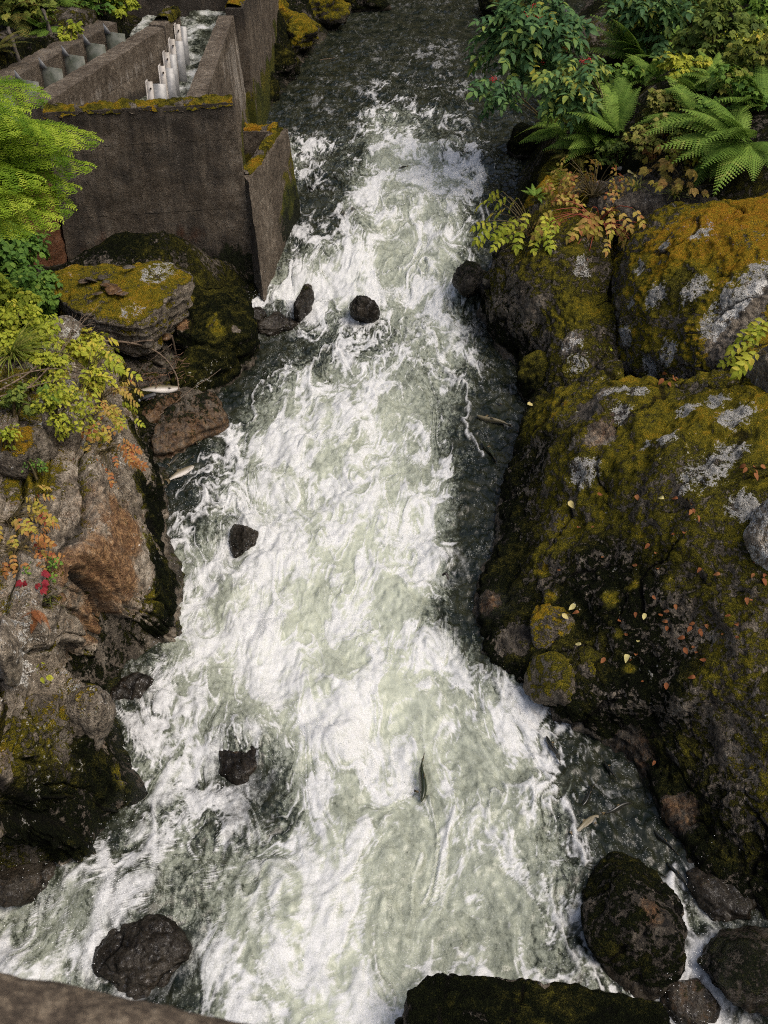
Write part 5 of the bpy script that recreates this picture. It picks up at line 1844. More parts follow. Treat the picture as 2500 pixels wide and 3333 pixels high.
def shrub(px, py, rx, ry, n, label, mat, leaf='simple', lsz=22, seed=0, base=None, group='shrubs', name='leafy_shrub', cat='shrub', dist=None, depth=.7, berries=0, clump=9, stems=6):
    """stems and a crown of many leaves gathered in uneven clumps"""
    r = np.random.default_rng(seed + 900)
    n, lsz = int(n * 1.45), lsz * .84
    b = hit(*(base or (px, py + ry)))
    c = PY(px, py, dist if dist else b[1])
    m = mpp(c)
    RX, RZ = rx * m, ry * m / .9
    root = empty(name, b, label, cat, group)
    cl = []
    for i in range(clump):
        q = r.normal(size=3)
        q /= np.linalg.norm(q)
        q *= r.uniform(.25, .95) ** .6
        cl.append((c + q * np.array([RX, RX * depth, RZ]), r.uniform(.28, .5)))
    k = 5
    if leaf == 'pinnate':
        G = [pinnate(3, 1., .40, .095, 200 + i, .05, .35) for i in range(k)]
    elif leaf == 'lobed':
        G = [lobed(.55, 220 + i) for i in range(k)]
    elif leaf == 'ternate':
        G = [ternate(1., .27, .095, 240 + i) for i in range(k)]
    else:
        G = [(lambda bb: (bb[0], bb[1], np.full(len(bb[0]), .5)))(blade(.6, .2, 5, .25, .25 + .05 * i, .05)) for i in range(k)]
    VV, FF, TT, cc = [], [], [], 0
    for i in range(n):
        q, rad = cl[int(r.integers(len(cl)))]
        o = r.normal(size=3)
        o /= np.linalg.norm(o)
        o *= r.random() ** .4
        p = q + o * np.array([RX, RX * depth, RZ]) * rad
        V, F, T = G[int(r.integers(k))]
        az = math.atan2(o[1], o[0]) + r.normal() * .6
        V2 = xf(V, az, r.uniform(-.7, .25), r.normal() * .4, p - b, lsz * m * r.uniform(.7, 1.2))
        VV.append(V2)
        FF.append(F + cc)
        TT.append(np.clip(T * .5 + r.normal() * .2 + .25, 0, 1.2))
        cc += len(V)
    me = mesh_data('foliage', np.concatenate(VV), np.concatenate(FF), mat, dict(tint=np.concatenate(TT)))
    ob('foliage', me, root)
    st = []
    for q, rad in cl[:stems]:
        a = np.array([r.normal() * .05, r.normal() * .05, -.05])
        e = q - b
        st.append(tube([a, a * .5 + e * .5 + np.array([0, 0, .1]), e], .018, .005, 5, 9))
    V, F = joinb(st)
    ob('stem', mesh_data('stem', V, F, STEM), root)
    for i in range(berries):
        q, rad = cl[int(r.integers(len(cl)))]
        o = r.normal(size=3)
        o /= np.linalg.norm(o)
        p = q + o * np.array([RX, RX * depth, RZ]) * rad * .9 - b + np.array([0, -.05, .03])
        bits = []
        D, F = _ICO.setdefault(1, ico(1))
        for j in range(22):
            bits.append((D * .011 + p + r.normal(size=3) * np.array([.035, .035, .025]), F))
        V, F = joinb(bits)
        ob('berry_cluster', mesh_data('berry_cluster', V, F, BERRY), root)['kind'] = 'stuff'
    return root


def grass(px, py, size, n, label, seed=0, face=None, spread=math.pi, mat=GRASS, group='grass tufts'):
    r = np.random.default_rng(seed + 1300)
    p = hit(px, py)
    L = size * mpp(p)
    parts = []
    for i in range(n):
        az = (face or 0) + r.uniform(-spread, spread)
        e = r.uniform(.5, 1.35)
        ln = L * r.uniform(.5, 1.1)
        d = np.array([math.cos(az) * math.cos(e), math.sin(az) * math.cos(e), math.sin(e)])
        V, F = [], []
        w = .0065 * L / .4
        s = np.array([-math.sin(az), math.cos(az), 0]) * w
        o = np.array([r.normal(), r.normal(), 0]) * .03
        for j in range(6):
            t = j / 5
            c = o + d * ln * t + np.array([math.cos(az), math.sin(az), 0]) * .35 * ln * t * t + np.array([0, 0, -.5 * ln * t * t])
            V += [c + s * (1 - t * .9), c - s * (1 - t * .9)]
        for j in range(5):
            F.append((2 * j, 2 * j + 1, 2 * j + 3, 2 * j + 2))
        parts.append((np.array(V), np.array(F), r.random()))
    V, F, T = merge(parts)
    o = ob('grass_tuft', mesh_data('grass_tuft', V, F, mat, dict(tint=T)), None, p)
    return tag(o, label, 'grass', group)


# ================================================================== VEGETATION, right bank
shrub(1740, 90, 140, 120, 290, 'red berried bush with dark green feather leaves overhanging the river', ELDER, 'pinnate', 92, 1, (1960, 260), dist=25.5, berries=16, clump=16, depth=.55, group='berry bushes')
shrub(1880, 250, 85, 70, 110, 'lower berry bush with yellowing feather leaves above the lady fern', ELDER, 'pinnate', 84, 2, (2000, 400), dist=23.2, berries=5, clump=10, group='berry bushes')
shrub(2110, 60, 110, 90, 170, 'green bush at the top beside the tall upright fern', ELDER, 'pinnate', 78, 3, (2100, 180), berries=3, clump=9, group='berry bushes')
shrub(1625, 290, 40, 40, 34, 'drooping tip of a berry bush low over the water', ELDER, 'pinnate', 78, 21, (1800, 420), dist=24.2, berries=2, clump=5, stems=3, group='berry bushes')
shrub(2330, 90, 150, 110, 420, 'dense olive shrub at the top right of the picture', OLIVEG, 'lobed', 50, 4, clump=16)
shrub(2460, 200, 110, 120, 320, 'soft green shrub at the right edge above the big fern', OLIVEG, 'lobed', 46, 5, clump=12)
shrub(2200, 20, 140, 70, 260, 'dark shrub cut by the top edge right of the berry bush', OLIVEG, 'lobed', 48, 6, clump=10)
shrub(2480, 20, 120, 90, 260, 'dark leafy shrub in the top right corner', GREEN, 'lobed', 50, 7, clump=10)
shrub(2230, 230, 70, 60, 130, 'yellow green sapling leaves between the two ferns', YG, 'lobed', 44, 8, clump=8)
shrub(2160, 350, 70, 45, 220, 'fading pinkish green shrub behind the fern crowns', PINK, 'lobed', 38, 9, clump=12)
shrub(2110, 450, 90, 60, 200, 'straggly pale shrub with russet leaves on the slate shelf', PINK, 'lobed', 34, 10, clump=9)
shrub(2290, 420, 90, 60, 200, 'low green bush tucked under the big right fern', OLIVEG, 'lobed', 36, 11, clump=9)
shrub(2060, 240, 90, 60, 120, 'shadowed green bush under the berry bush', GREEN, 'lobed', 44, 12, clump=9)
shrub(2400, 300, 120, 80, 200, 'green scrub filling in behind the big right fern', GREEN, 'lobed', 40, 13, clump=9)

fern(1940, 460, 230, 17, 'lady fern arching out over the dark river rock', FERN, R(200), R(110), (.2, 1.1), 1)
fern(2010, 440, 210, 11, 'lady fern with upright crossing fronds behind the river one', FERN, R(110), R(80), (.6, 1.3), 2)
fern(2430, 470, 320, 17, 'largest fern sweeping left above the slate shelf', FERN, R(190), R(90), (.15, 1.1), 3)
fern(2480, 360, 260, 15, 'tall soft fern standing at the right edge', FERN, R(150), R(120), (.5, 1.25), 4)
fern(2090, 200, 230, 18, 'upright fern among the bushes at the top', FERN, R(120), R(120), (.5, 1.25), 5)
fern(2450, 600, 120, 6, 'small fern hanging against the grey rock at the far right', FERN, R(250), R(50), (.0, .9), 6)
fern(1745, 640, 70, 8, 'little bright fern on the gold moss at the river side', FERN, R(180), R(150), (.2, 1.), 7)
fern(2260, 300, 150, 12, 'fern half hidden behind the pinkish shrub', FERN, R(100), R(140), (.3, 1.1), 8)
fern(1870, 510, 120, 12, 'browning fern skirts below the lady fern', FERNDULL, R(220), R(120), (-.2, .7), 9)
fern(2350, 520, 160, 9, 'pale fern fronds drooping on the shelf edge', FERN, R(200), R(60), (-.1, .6), 10)

fern(2340, 260, 200, 12, 'fern among the olive shrubs high on the right', FERN, R(200), R(120), (.2, 1.1), 15)
fern(2020, 350, 170, 11, 'fern tucked behind the yellowing berry bush', FERN, R(180), R(120), (.2, 1.1), 16)
fern(2200, 150, 180, 11, 'shaded fern left of the olive shrub', FERN, R(200), R(120), (.2, 1.1), 17)
shrub(2420, 140, 100, 60, 220, 'light green scrub between the two right edge shrubs', YG, 'lobed', 36, 71, clump=10)
shrub(2250, 480, 80, 36, 160, 'pale ground cover in front of the largest fern', PINK, 'lobed', 30, 72, clump=9)
shrub(2000, 500, 80, 36, 150, 'yellowing scrub under the crossing fern fronds', OLIVEG, 'lobed', 30, 73, clump=9)
fern(2280, 400, 240, 13, 'broad fern in the middle of the right hand thicket', FERN, R(210), R(100), (.2, 1.), 11)
fern(2140, 260, 190, 12, 'fern leaning left under the upright one', FERN, R(200), R(110), (.2, 1.), 12)
fern(2500, 520, 220, 12, 'fern cut by the right edge above the grey rock', FERN, R(200), R(80), (.1, .9), 13)
fern(1840, 420, 170, 12, 'low fern dipping toward the water beside the berry bush', FERN, R(200), R(90), (.1, .9), 14)
herb(1930, 640, 150, 44, 'tall yellow and orange plant growing up the slate shelf edge', YO, 'ternate', (.26, .38), R(220), R(150), (.1, 1.2), 1)
herb(1950, 730, 190, 36, 'golden leaved plant with red stems trailing over the lichened knob', YO, 'pinnate', (.24, .34), R(245), R(100), (-.3, .9), 2, stemmat=REDSTEM, hang=.1)
herb(1730, 760, 170, 34, 'lemon yellow plant leaning out over the rapids', YG, 'pinnate', (.26, .36), R(215), R(100), (-.1, 1.), 3)
herb(2190, 560, 120, 34, 'orange tipped plant in the middle of the slate shelf', YO, 'lobed', (.16, .26), None, math.pi, (.1, 1.2), 4)
herb(2230, 620, 120, 34, 'mixed yellow and green clump beside the orange moss', YO, 'lobed', (.16, .26), None, math.pi, (.1, 1.2), 5)
herb(2130, 500, 80, 14, 'small rust orange plant below the pinkish shrub', ORANGE, 'lobed', (.25, .4), None, math.pi, (.1, 1.2), 6)
herb(2240, 500, 70, 12, 'yellow leaves at the foot of the largest fern', YG, 'ternate', (.5, .7), None, math.pi, (.2, 1.1), 7)
herb(2505, 1050, 70, 7, 'yellow leaf sprig at the right edge over grey stone', YG, 'pinnate', (.7, .9), R(190), R(60), (.0, .8), 8)
herb(2490, 1150, 90, 8, 'second yellow leaf sprig on the right edge below the first', YG, 'pinnate', (.6, .8), R(200), R(60), (-.2, .7), 9)
herb(1975, 1150, 36, 5, 'tiny bright green sprig in a crack of the outcrop', YG, 'simple', (.4, .6), None, math.pi, (.2, 1.), 10)
grass(1850, 610, 110, 60, 'long grass tuft hanging at the river end of the shelf', 1, R(200), R(100))
grass(1700, 800, 80, 35, 'grass in the lemon yellow plant over the rapids', 2, R(240), R(120))
grass(2200, 640, 80, 40, 'straw coloured grass by the mixed clump on the shelf', 3)
grass(2070, 610, 70, 30, 'thin dry grass in the middle of the slate shelf', 4)

# ================================================================== VEGETATION, left bank
HB = [spray_bough(i) for i in range(3)]
_troot = P(-260, 900, 1.6)
TREE = empty('hemlock_tree', _troot, 'bright lime green hemlock leaning in from the left edge', 'tree')
_r = np.random.default_rng(77)
trunk_pts = [np.array([0, 0, -.2]), np.array([.1, .1, 1.2]), np.array([.05, .15, 2.8]), np.array([.1, .1, 4.2])]
ob('trunk', mesh_data('trunk', *tube(trunk_pts, .12, .05, 8, 16), BARK), TREE)
for i, (tx, ty, d, bx, by) in enumerate([(130, 262, 16.2, -200, 300), (70, 300, 15.6, -300, 320), (240, 385, 15.8, -160, 400), (310, 392, 16.3, -60, 410), (150, 350, 15.4, -220, 360), (285, 478, 16.0, -80, 480), (200, 450, 15.6, -200, 450),
                                         (250, 540, 15.8, -120, 530), (120, 520, 15.2, -280, 500), (215, 625, 15.5, -160, 600), (175, 660, 15.3, -200, 630), (80, 600, 15.0, -300, 580), (100, 690, 15.2, -260, 670), (190, 575, 15.7, -180, 560)]):
    tip, b0 = PY(tx, ty + 40, d), PY(bx, by, d + .35)
    k = i % 3
    me = lib(('bough', k, HEML), lambda: HB[k])
    o = ob('bough', me, TREE)
    dv = tip - b0
    place(o, b0 - _troot, dv + np.array([0, 0, .18 * np.linalg.norm(dv)]), (0, -.15, 1), np.linalg.norm(dv), _r.uniform(-.3, .3))

fern(40, 60, 190, 14, 'dull yellowing fern in the top left corner', FERNDULL, R(300), R(120), (.2, 1.1), 21)
fern(170, 10, 170, 14, 'fern on the far bank above the ladder', FERN, R(280), R(120), (.2, 1.1), 22)
fern(150, 95, 110, 11, 'dark green fern just above the bank wall', FERN, R(270), R(120), (.1, 1.), 23)
fern(-10, 170, 130, 10, 'olive fern at the left edge over the hemlock', FERNDULL, R(320), R(120), (.1, 1.), 24)
fern(265, 5, 120, 10, 'half shaded fern at the top edge near the ladder', FERN, R(270), R(120), (.1, 1.), 25)
fern(0, 20, 170, 14, 'pale fern cut by the top left corner', FERNDULL, R(300), R(120), (.1, 1.), 26)
shrub(400, 5, 45, 35, 110, 'yellow green broadleaf shrub above the dark back wall', YG, 'lobed', 46, 31, (400, 60), dist=26.5)
shrub(300, 25, 45, 35, 80, 'leafy shrub beside the bank wall end', GREEN, 'lobed', 44, 32)
shrub(215, 95, 45, 26, 70, 'low leafy shrub on the ledge of the bank wall', YG, 'lobed', 40, 33)
shrub(110, 10, 110, 60, 200, 'mixed green shrub along the top left edge', OLIVEG, 'lobed', 48, 34)
shrub(330, -10, 90, 50, 140, 'dark green shrub at the top edge over the back wall', GREEN, 'lobed', 46, 35)
shrub(85, 140, 35, 26, 45, 'small shrub at the foot of the far bank ferns', OLIVEG, 'lobed', 40, 36)
# thin grey trunks on the far bank
for i, (px, py, h, lb) in enumerate([(62, 195, .6, 'thin pale dead trunk standing on the far left bank'), (165, 105, .45, 'short mossy trunk among the far bank ferns')]):
    b = hit(px, py)
    V, F = tube([b + [0, 0, -.1], b + [-.05, .02, h * .5], b + [-.12, .05, h]], .05, .03, 7, 12)
    V += (fbm(V, 9, 2) * .02)[:, None]
    tag(wmesh('tree_trunk', V, F, BARK), lb, 'trunk', 'thin trunks on the far bank')

shrub(10, 800, 75, 75, 150, 'green broadleaf plant under the hemlock at the left edge', GREEN, 'ternate', 90, 41, (40, 900))
shrub(90, 930, 70, 60, 150, 'dark green leafy plant beside the flat mossy boulder', GREEN, 'ternate', 70, 42, (80, 1000))
shrub(30, 980, 90, 70, 220, 'yellow green bush on the left edge above the grass', YG, 'lobed', 46, 43, (20, 1060))
shrub(70, 1070, 90, 60, 190, 'pale green leafy bush near the standing grey stones', YG, 'ternate', 60, 44, (60, 1130))
shrub(200, 1330, 105, 95, 520, 'bright yellow green bush spilling over the cliff top', YG, 'simple', 30, 45, (190, 1360), clump=14)
shrub(260, 1120, 60, 36, 60, 'lime green leaves behind the dead brush', YG, 'ternate', 70, 46, (260, 1150))
shrub(330, 1235, 50, 40, 170, 'pale yellow bush at the head of the driftwood gully', YG, 'simple', 30, 61, (320, 1270))
shrub(130, 1200, 80, 50, 260, 'olive yellow undergrowth under the dead brush', YG, 'lobed', 36, 62, (120, 1240))
shrub(60, 1300, 70, 45, 200, 'tangled green undergrowth at the left edge below the dead brush', OLIVEG, 'lobed', 36, 63, (50, 1340))
shrub(20, 1420, 50, 40, 120, 'small yellow leaves over the dull brown stone', YG, 'simple', 26, 64, (15, 1450))
shrub(110, 1520, 50, 26, 110, 'soft green cushion of small leaves on the left cliff', GREEN, 'simple', 18, 65, (110, 1540))
herb(370, 1340, 80, 14, 'yellow sprig at the top of the black moss wall', YG, 'pinnate', (.4, .55), R(300), R(110), (-.3, .8), 66, hang=.1)
herb(290, 1210, 120, 26, 'pale yellow leafed plant under the dead brush', YG, 'pinnate', (.36, .5), R(300), R(140), (.0, 1.), 41)
herb(330, 1300, 120, 28, 'golden plant at the cliff edge beside the driftwood gully', YO, 'pinnate', (.26, .36), R(320), R(90), (-.2, .8), 42, hang=.1)
herb(270, 1370, 90, 16, 'yellow plant tipped with pink beside the upright grey slab', YO, 'ternate', (.45, .65), R(300), R(120), (-.2, .8), 43, hang=.1)
herb(345, 1470, 120, 34, 'orange leafed plant hanging on the left cliff', ORANGE, 'pinnate', (.26, .36), R(290), R(110), (-.4, .7), 44, hang=.15)
herb(345, 1400, 70, 12, 'small green yellow plant above the orange one', YG, 'ternate', (.4, .6), R(290), R(140), (-.1, .9), 45)
herb(30, 1700, 150, 34, 'yellow leafed plant at the left edge on the mossy cliff', YO, 'pinnate', (.26, .36), R(310), R(120), (-.1, .9), 46)
herb(50, 1790, 140, 32, 'peach orange plant just below the yellow one at the left edge', ORANGE, 'pinnate', (.26, .36), R(300), R(120), (-.3, .8), 47)
herb(115, 1890, 60, 12, 'crimson leaves at the foot of the peach orange plant', RED, 'lobed', (.3, .42), R(290), R(120), (-.2, .7), 48)
herb(130, 1850, 50, 7, 'fresh green leaflets beside the crimson leaves', GREEN, 'ternate', (.6, .8), R(290), R(140), (-.1, .8), 49)
herb(140, 2200, 50, 6, 'tiny yellow sprig on the lower left cliff', YG, 'simple', (.4, .6), None, math.pi, (.0, .9), 50)
fern(110, 1980, 90, 6, 'withered brown fern drooping on the left cliff', DRY, R(270), R(70), (-.9, .2), 51)
fern(110, 1060, 80, 8, 'small fresh fern beside the standing grey stones', FERN, R(0), R(120), (.1, .9), 52)
fern(150, 1290, 90, 8, 'feathery fern inside the yellow green bush', FERN, R(0), R(150), (.1, .9), 53)
grass(40, 1160, 190, 110, 'big tuft of arching grass at the left edge', 11, R(330), R(110))
grass(120, 1230, 110, 60, 'grass tuft among the dead brush', 12)
grass(160, 1950, 70, 18, 'fine grass below the crimson leaves', 13, R(320), R(90))
grass(470, 1750, 34, 10, 'single green grass tuft on the black moss wall', 14)
grass(540, 1075 + 100, 34, 9, 'small grass tuft on the dark boulder in the gully', 15)
grass(250, 1290, 80, 30, 'wispy grass at the back of the yellow green bush', 16)

# ================================================================== DEAD WOOD
def brush(name, paths, label, r0, r1, cat='dead branch', seed=0, twigs=0, tl=60, group='dead brush on the left bank'):
    """branching dead wood: paths of (px, py, height above the surface)"""
    r = np.random.default_rng(seed + 70)
    parts = []
    for k, path in enumerate(paths):
        a = hit(*path[0][:2])
        pts = []
        for px, py, hh in path:
            q = hit(px, py)
            y = q[1] - hh * .9
            pts.append(PY(px, py, y))
        # keep the branch from jumping in depth
        pts = np.array(pts)
        if len(pts) > 2:
            ys = np.convolve(np.pad(pts[:, 1], 1, mode='edge'), [.3, .4, .3], 'valid')
            pts = np.array([PY(px, py, ys[i]) for i, (px, py, hh) in enumerate(path)])
        f = 1 if k == 0 else .7
        parts.append(tube(pts, r0 * f, r1 * f, 6, len(pts) * 7))
        L = catmull(pts, 30, 0)
        for j in range(twigs):
            i = int(r.integers(4, 27))
            d = L[min(29, i + 2)] - L[i - 2]
            d = d / (np.linalg.norm(d) + 1e-9)
            dv = d + r.normal(size=3) * .55
            dv /= np.linalg.norm(dv)
            ln = tl * mpp(L[i]) * r.uniform(.4, 1.3)
            e = L[i] + dv * ln
            m = L[i] + dv * ln * .5 + r.normal(size=3) * ln * .08
            rr = r1 + (r0 - r1) * (1 - i / 30) * .35
            parts.append(tube([L[i], m, e], rr * .7, rr * .25, 4, 7))
            if r.random() < .6:
                e2 = m + (dv + r.normal(size=3) * .6) * ln * .4
                parts.append(tube([m, m * .5 + e2 * .5 + r.normal(size=3) * ln * .04, e2], rr * .5, rr * .2, 4, 5))
    V, F = joinb(parts)
    o = wmesh(name, V, F, TWIG)
    return tag(o, label, cat, group)


brush('dead_branch', [[(-60, 1340, .1), (60, 1290, .35), (180, 1170, .45), (230, 1080, .4), (290, 1010, .3)], [(150, 1200, .4), (210, 1130, .4), (260, 1060, .4), (330, 985, .3)]], 'grey dead branch fanning up toward the flat mossy boulder', .016, .005, seed=1, twigs=26, tl=70)
brush('dead_branch', [[(-60, 1300, .1), (70, 1230, .35), (150, 1170, .4), (240, 1150, .4), (310, 1060, .35)]], 'brown dead branch arching across the bushes', .016, .004, seed=2, twigs=24, tl=60)
brush('dead_branch', [[(-60, 1270, .1), (60, 1220, .3), (190, 1200, .4), (290, 1220, .35), (405, 1195, .2)]], 'long dead twig reaching right over the pale yellow plant', .014, .004, seed=3, twigs=18, tl=60)
brush('dead_branch', [[(-60, 1310, .1), (100, 1260, .3), (220, 1230, .35), (290, 1235, .3)]], 'dead spray of twigs lying over the left bushes', .014, .004, seed=4, twigs=26, tl=55)
brush('driftwood_stick', [[(300, 1110, .0), (390, 1112, .05), (480, 1130, .12), (540, 1170, .14), (575, 1225, .1), (582, 1275, .02)]], 'long bent driftwood stick arching over the gully', .022, .012, 'driftwood', 5, 0, group='driftwood in the gully')
brush('driftwood_stick', [[(560, 1120, .06), (500, 1165, .08), (462, 1195, .08), (448, 1240, .05), (460, 1280, .02)]], 'thin pale curved twig at the left of the gully', .008, .006, 'driftwood', 6, 2, 30, group='driftwood in the gully')
brush('driftwood_stick', [[(558, 1090, .06), (566, 1120, .06), (572, 1150, .04)]], 'short rusty stick under the mossy boulder', .02, .016, 'driftwood', 7, 0, group='driftwood in the gully')
brush('driftwood_stick', [[(415, 1120, .05), (460, 1110, .05), (500, 1108, .05)]], 'weathered plank end below the flat boulder', .022, .016, 'driftwood', 8, 0, group='driftwood in the gully')
brush('driftwood_stick', [[(515, 1355, .06), (560, 1320, .07), (620, 1270, .08), (680, 1230, .06), (720, 1200, .05)]], 'straight thin stick slanting over the wet slab', .007, .005, 'driftwood', 9, 0, group='driftwood in the gully')
brush('driftwood_stick', [[(555, 1070, .05), (570, 1040, .12), (590, 1010, .2)]], 'grey splinter poking up by the mossy boulder', .012, .004, 'driftwood', 10, 0, group='driftwood in the gully')
# litter of broken twigs in the gully
_r = np.random.default_rng(15)
parts = []
for i in range(90):
    px, py = _r.normal(490, 28), _r.normal(1235, 14)
    if _r.random() < .4:
        px, py = _r.normal(575, 20), _r.normal(1180, 30)
    q = hit(px, py) + np.array([0, 0, .02])
    d = _r.normal(size=3) * np.array([1, 1, .25])
    d /= np.linalg.norm(d)
    parts.append(tube([q - d * .06, q, q + d * .07], .006, .004, 4, 4))
V, F = joinb(parts)
tag(wmesh('twig_litter', V, F, simple_mat('litter_wood', (.06, .03, .018), (.2, .12, .07), 14., .8)), 'heap of small broken twigs washed into the gully', kind='stuff')

# ================================================================== STONE CHIPS on the flat boulder
for i, (px, py, ax, rot, rust, base, lb) in enumerate([(272, 918, (.11, .08, .02), .3, .5, .7, 'small reddish slate chip left on the flat boulder'), (298, 912, (.14, .1, .025), .9, .0, .95, 'grey slate chip standing tilted on the flat boulder'), (368, 948, (.17, .10, .02), .2, .75, .8, 'largest rusty slate flake on the flat boulder'),
                                                       (355, 930, (.14, .07, .015), .1, .65, .75, 'rusty flake just behind the largest one'), (345, 922, (.08, .06, .02), .8, .3, .6, 'dark brown flake at the back of the chip pile'), (395, 958, (.12, .05, .012), .2, .55, .6, 'thin rusty sliver right of the largest flake'), (318, 958, (.1, .05, .012), .4, .5, .5, 'brown sliver left of the largest flake'),
                                                       (330, 905, (.09, .08, .03), 1.2, .1, .5, 'dark lump of slate near the back of the flat boulder'), (420, 872, (.1, .06, .02), .2, .0, .6, 'blue grey flake at the back edge of the flat boulder')]):
    q = hit(px, py)
    boulder('slate_chip', q + np.array([0, 0, .015]), ax, lb, rotz=rot, tilt=(.12 * (i % 3), .1 * (i % 2) + (.5 if i == 1 else 0)), sub=3, planes=9, k=18, amp=.03, seed=120 + i, cat='stone', surf=False, moss=-.6, mossup=0, lichen=-.5, rust=rust, base=base, wet_h=-5, black_h=.01)
for px, py, ax, lb in [(150, 1018, (.16, .09, .035), 'pale flat stone at the foot of the flat boulder'), (170, 1016, (.09, .06, .03), 'smaller bluish stone leaning on the pale flat stone'), (540, 1100, (.1, .09, .05), 'dull red stone in the mouth of the gully'), (480, 1120, (.13, .1, .08), 'grey cobble under the driftwood plank'), (520, 1180, (.14, .1, .05), 'wet slate cobble in the gully'), (560, 1200, (.08, .07, .05), 'little pale cobble by the bent driftwood'),
                       (2018, 553, (.1, .07, .03), 'white stone flake on the slate shelf')]:
    q = hit(px, py)
    boulder('loose_stone', q + np.array([0, 0, .02]), ax, lb, rotz=px * .1, sub=3, planes=9, k=14, amp=.05, seed=int(px), cat='stone', surf=False, moss=-.6, mossup=0, lichen=-.4 if px != 2018 else .7, rust=.6 if px == 540 else 0., base=1.2 if px in (150, 2018) else .6, wet_h=-5, black_h=.01)

# ================================================================== FALLEN LEAVES
def flat_leaf(seed):
    V, F = blade(1., .3, 7, .35, .25, .04)
    V[:, 2] += .1 * np.sin(V[:, 0] * 5 + seed)
    return V, F, np.full(len(V), .5)


PALE = leaf_mat('pale_fallen_leaf', [(.0, (.4, .36, .12)), (.6, (.52, .46, .2)), (1., (.5, .36, .12))], .6, .1)
LC = (1500, 1600)
_one = 'first second third fourth fifth sixth seventh eighth ninth tenth eleventh twelfth thirteenth fourteenth fifteenth sixteenth seventeenth eighteenth nineteenth'.split()
ORD = _one + ['twentieth'] + ['twenty-' + w for w in _one[:9]] + ['thirtieth'] + ['thirty-' + w for w in _one[:9]] + ['fortieth'] + ['forty-' + w for w in _one[:9]]
brown = [(737, 15), (945, 22), (1172, 42), (628, 200), (770, 362), (953, 405), (1065, 424), (1297, 417), (640, 652), (1032, 566), (945, 655), (1068, 672), (1157, 612), (1125, 650), (846, 702), (1117, 708), (1112, 728), (902, 780), (1211, 792), (1205, 845), (1258, 850), (1265, 876), (1296, 745), (1325, 912),
         (780, 900), (945, 888), (920, 915), (978, 1032), (1110, 1034), (1267, 1005), (1455, 672), (1495, 728), (1410, 778), (1500, 795), (1543, 575), (1556, 592), (1048, 340), (1019, 288), (1150, 240), (1205, 232), (1400, 450), (1050, 1455), (538, 432), (715, 200)]
pale = [(1097, 43), (549, 663), (995, 661), (652, 828), (953, 817), (903, 881), (619, 612), (585, 57)]
_r = np.random.default_rng(8)
LEAFM = [lambda i=i: flat_leaf(i) for i in range(3)]
for grp, mat, lb, nm in ((brown, DRY, 'dry brown leaf on the dark right slope, %s from the top of the brown ones', 'brown leaves on the right slope'), (pale, PALE, 'pale yellow leaf on the dark right slope, %s from the top of the pale ones', 'pale leaves on the right slope')):
    for rank, (x, y) in enumerate(sorted(grp, key=lambda q: q[1])):
        px, py = LC[0] + x / 1.659, LC[1] + y / 1.659
        q = hit(px, py)
        k = int(_r.integers(3))
        o = ob('fallen_leaf', lib(('fallen_leaf', k, mat), LEAFM[k]))
        az = _r.uniform(0, 6.28)
        place(o, q + np.array([-.01, -.03, .035]), (math.cos(az), math.sin(az), -.1), (-.35, -.35, 1), (16 if mat is DRY else 21) * mpp(q) * _r.uniform(.8, 1.25) * 1.25)
        tag(o, lb % ORD[rank], 'leaf', nm)
for px, py, lb in [(1715, 1230 + 90, 'green yellow leaf on the moss ledge at the right'), (638, 912, 'single yellow leaf on the dark mud under the concrete wall'), (2040, 565, 'pale round leaf on the slate shelf'), (2230, 640, 'peach coloured leaf on the slate shelf'), (2060, 580, 'small white leaf on the slate shelf')]:
    q = hit(px, py)
    o = ob('fallen_leaf', lib(('fallen_leaf', 1, PALE), LEAFM[1]))
    place(o, q + np.array([0, -.02, .03]), (1, .3, 0), (0, -.4, 1), 26 * mpp(q))
    tag(o, lb, 'leaf')
for px, py, lb in [(2250, 1650, 'rust red leaf cluster near the top of the right slope'), (2175, 1235, 'curled red brown leaves in the crack under the outcrop'), (2440, 1520, 'dead red sprig below the large lichen spot'), (2470, 1860, 'brown leaf heap at the right edge of the slope'), (2270, 2030, 'three brown leaves close together low on the slope')]:
    herb(px, py, 34, 6, lb, DRY, 'simple', (.5, .8), None, math.pi, (-.1, .5), px, 'dead leaf clusters on the right bank', 'dead_leaf_cluster', 'leaves')

# ================================================================== SALMON
def fish_mat(name, back, side, belly, rough=.25):
    t = NT(name)
    oc = t.n('TexCoord').outputs['Object']
    sx = t.n('SeparateXYZ')
    t.set(sx.inputs[0], oc)
    n = t.noise(oc, 30., 3, .6)
    z = t.mad(t.math('SUBTRACT', n, .5), .05, sx.outputs['Z'])
    col = t.ramp(t.mad(z, 5., .5), [(.2, belly), (.45, side), (.75, back)])
    spots = t.ss(t.voro(oc, 34.), .22, .12)
    col = t.mix(t.math('MULTIPLY', spots, t.ss(z, .0, .05)), col, tuple(c * .3 for c in back))
    return t.done(t.principled(col, rough, .5))


FGREEN = fish_mat('live_salmon_skin', (.02, .026, .012), (.075, .08, .045), (.28, .26, .2))
FDARK = fish_mat('dark_salmon_skin', (.012, .013, .010), (.03, .03, .022), (.1, .09, .07))
FPALE = fish_mat('spent_salmon_skin', (.14, .12, .07), (.3, .27, .22), (.55, .52, .48), .4)
FIN = simple_mat('salmon_fin', (.05, .04, .02), (.16, .12, .06), 20., .4)


